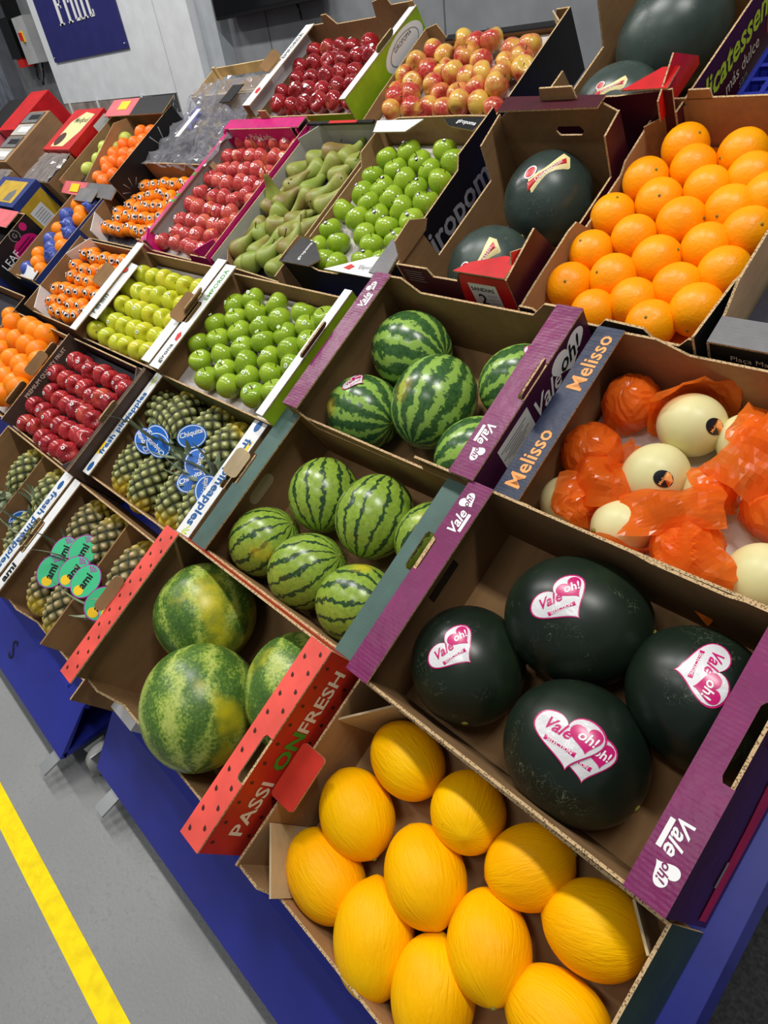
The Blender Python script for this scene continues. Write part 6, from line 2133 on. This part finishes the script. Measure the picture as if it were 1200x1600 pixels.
PN = [(-1.885, .185, -35, 'g', 'green pineapple in the back left corner of the blue-tag carton'), (-1.76, .2, -60, 'g', 'green pineapple second from left at the back of the blue-tag carton'), (-1.62, .2, -95, 'g', 'green pineapple second from right at the back of the blue-tag carton'), (-1.49, .17, -92, 'g', 'green pineapple at the right back by the fresh pineapples strip'),
      (-1.83, -.015, 101, 'g', 'green pineapple at the left front, yellow-bottomed'), (-1.69, -.025, 98, 'g', 'green pineapple second from left at the front of the blue-tag carton'), (-1.55, -.022, 108, 'g', 'green pineapple with yellow base at the front of the blue-tag carton'), (-1.425, -.01, 104, 'g', 'green pineapple in the front right corner under the strip')]
for i, (u, s, az, kd, lab) in enumerate(PN):
    PN[i] = pineapple(u, s, 0.105 + 0.012 * (i % 2), az, 8, kd, lab, 'green pineapples with blue tags', 1.0, i + 1, crown=i in (1, 2, 3, 4, 6, 7))
PA = [(-1.545, -.255, -84, 'b', 'tawny pineapple alone right of the kraft divider', 1.08, True), (-1.83, -.44, 104, 'b', 'tawny pineapple at the front left below the ami tags', 1.0, True), (-1.695, -.445, 102, 'b', 'tawny pineapple at the front beside the divider', 1.0, True), (-1.85, -.24, -75, 'b', 'tawny pineapple at the back left under the white strip', 1.0, False), (-1.72, -.235, -82, 'b', 'tawny pineapple at the back beside the divider', 1.0, False), (-1.45, -.42, 100, 'b', 'tawny pineapple lying low at the front under the coral rim', 0.8, True)]
for i, (u, s, az, kd, lab, sc, cr) in enumerate(PA):
    PA[i] = pineapple(u, s, 0.095 if i else 0.085, az, 5, kd, lab, 'tawny pineapples with green tags', sc, i + 20, crown=cr)
PC = [(-2.13, -.235, -60, 'g', 'yellowing pineapple nearest the upside-down strip'), (-2.36, -.23, -80, 'g', 'yellow-green pineapple at the left edge behind the divider'), (-2.1, -.40, 110, 'g', 'green pineapple at the left edge low in the carton'), (-2.01, -.26, -90, 'g', 'green pineapple against the back right of the left-edge carton')]
for i, (u, s, az, kd, lab) in enumerate(PC):
    PC[i] = pineapple(u, s, 0.1, az, 8, kd, lab, 'pineapples at the left edge', 1.05, i + 40)


def hang_tag(owner, u, s, w, az, a, b_, kind, tilt=12, sc=1.0):
    """oval card tied to a pineapple; geometry given on the deck, stored in the fruit's space"""
    M_ = owner.matrix_basis.inverted() @ dm(u, s, w) @ Matrix.Rotation(math.radians(32), 4, 'Y') @ Matrix.Rotation(math.radians(az), 4, 'Z') @ Matrix.Rotation(math.radians(tilt), 4, 'X')
    rim = {'c': INK_W, 'a': STK_PU}[kind]
    m = MB()
    m.plate(ellipse(a, b_), lambda x, y, c: (x, y, c), 0.0008, (0, 0, 0))
    t = m.build('hang_tag', [STK_BL if kind == 'c' else STK_PU], owner, M_)

    def pp(ol, mat, z, nm, ox=0, oy=0):
        print_patch([(x + ox, y + oy) for x, y in ol], t, (0, 0, z), (1, 0, 0), (0, 1, 0), mat, 0, nm)
    if kind == 'c':
        pp(ellipse(a * .93, b_ * .93), INK_W, .0012, 'tag_ring')
        pp(ellipse(a * .87, b_ * .86), STK_BL, .0016, 'tag_face')
        lettering('Chiquita', t, (0, b_ * .25, .0016), (1, 0, 0), (0, 1, 0), a * .46, INK_W, 0.02, 0.15)
    else:
        pp(ellipse(a * .95, b_ * .94), STK_GR, .0012, 'tag_face')
        pp(ellipse(a * .28, b_ * .36, 14), INK_Y, .0016, 'tag_sun', -a * .62, 0.0)
        for k in range(4):
            an = math.radians(-35 + 25 * k)
            pp([(a * .5, 0), (a * .5 + a * .38 * math.cos(an) - .002 * math.sin(an), a * .38 * math.sin(an) + .002 * math.cos(an)), (a * .5 + a * .38 * math.cos(an) + .002 * math.sin(an), a * .38 * math.sin(an) - .002 * math.cos(an))], STK_PU, .0016, 'tag_fingers', 0, b_ * .1)
        lettering('ami', t, (0, 0, .0014), (1, 0, 0), (0, 1, 0), a * .62, INK_K, 0.03)
    return t


TC = [(-1.79, .072, .155, 150, 0), (-1.733, .098, .165, 160, 1), (-1.69, .08, .175, 170, 1), (-1.588, .15, .17, 50, 2), (-1.502, .092, .165, -65, 3), (-1.485, .045, .158, 60, 6), (-1.40, .045, .16, 120, 7)]
for (u, s, w, az, i) in TC:
    hang_tag(PN[i], u, s, w, az, .043, .034, 'c', tilt=random.uniform(-12, 12))
TA = [(-1.775, -.39, .155, 100, 1), (-1.79, -.33, .15, 100, 3), (-1.715, -.29, .15, 95, 3), (-1.675, -.345, .16, 80, 4), (-1.605, -.34, .158, 88, 2), (-1.50, -.355, .15, 82, 0), (-1.455, -.335, .145, 80, 0)]
for (u, s, w, az, i) in TA:
    hang_tag(PA[i], u, s, w, az, .05, .04, 'a', tilt=random.uniform(-10, 10))
hang_tag(PC[0], -2.17, -.365, .12, 70, .04, .03, 'c', tilt=30)

# white wedge and torn board between the two stands
t = empty('folded_card', dm(-1.315, -0.525, 0.032, 0))
tag(t, 'white folded card block under the coral carton corner', 'card')
m = MB()
m.box(-0.035, 0.09, -0.02, 0.03, -0.03, 0.03)
m.build('card_block', [WHITEP], t)
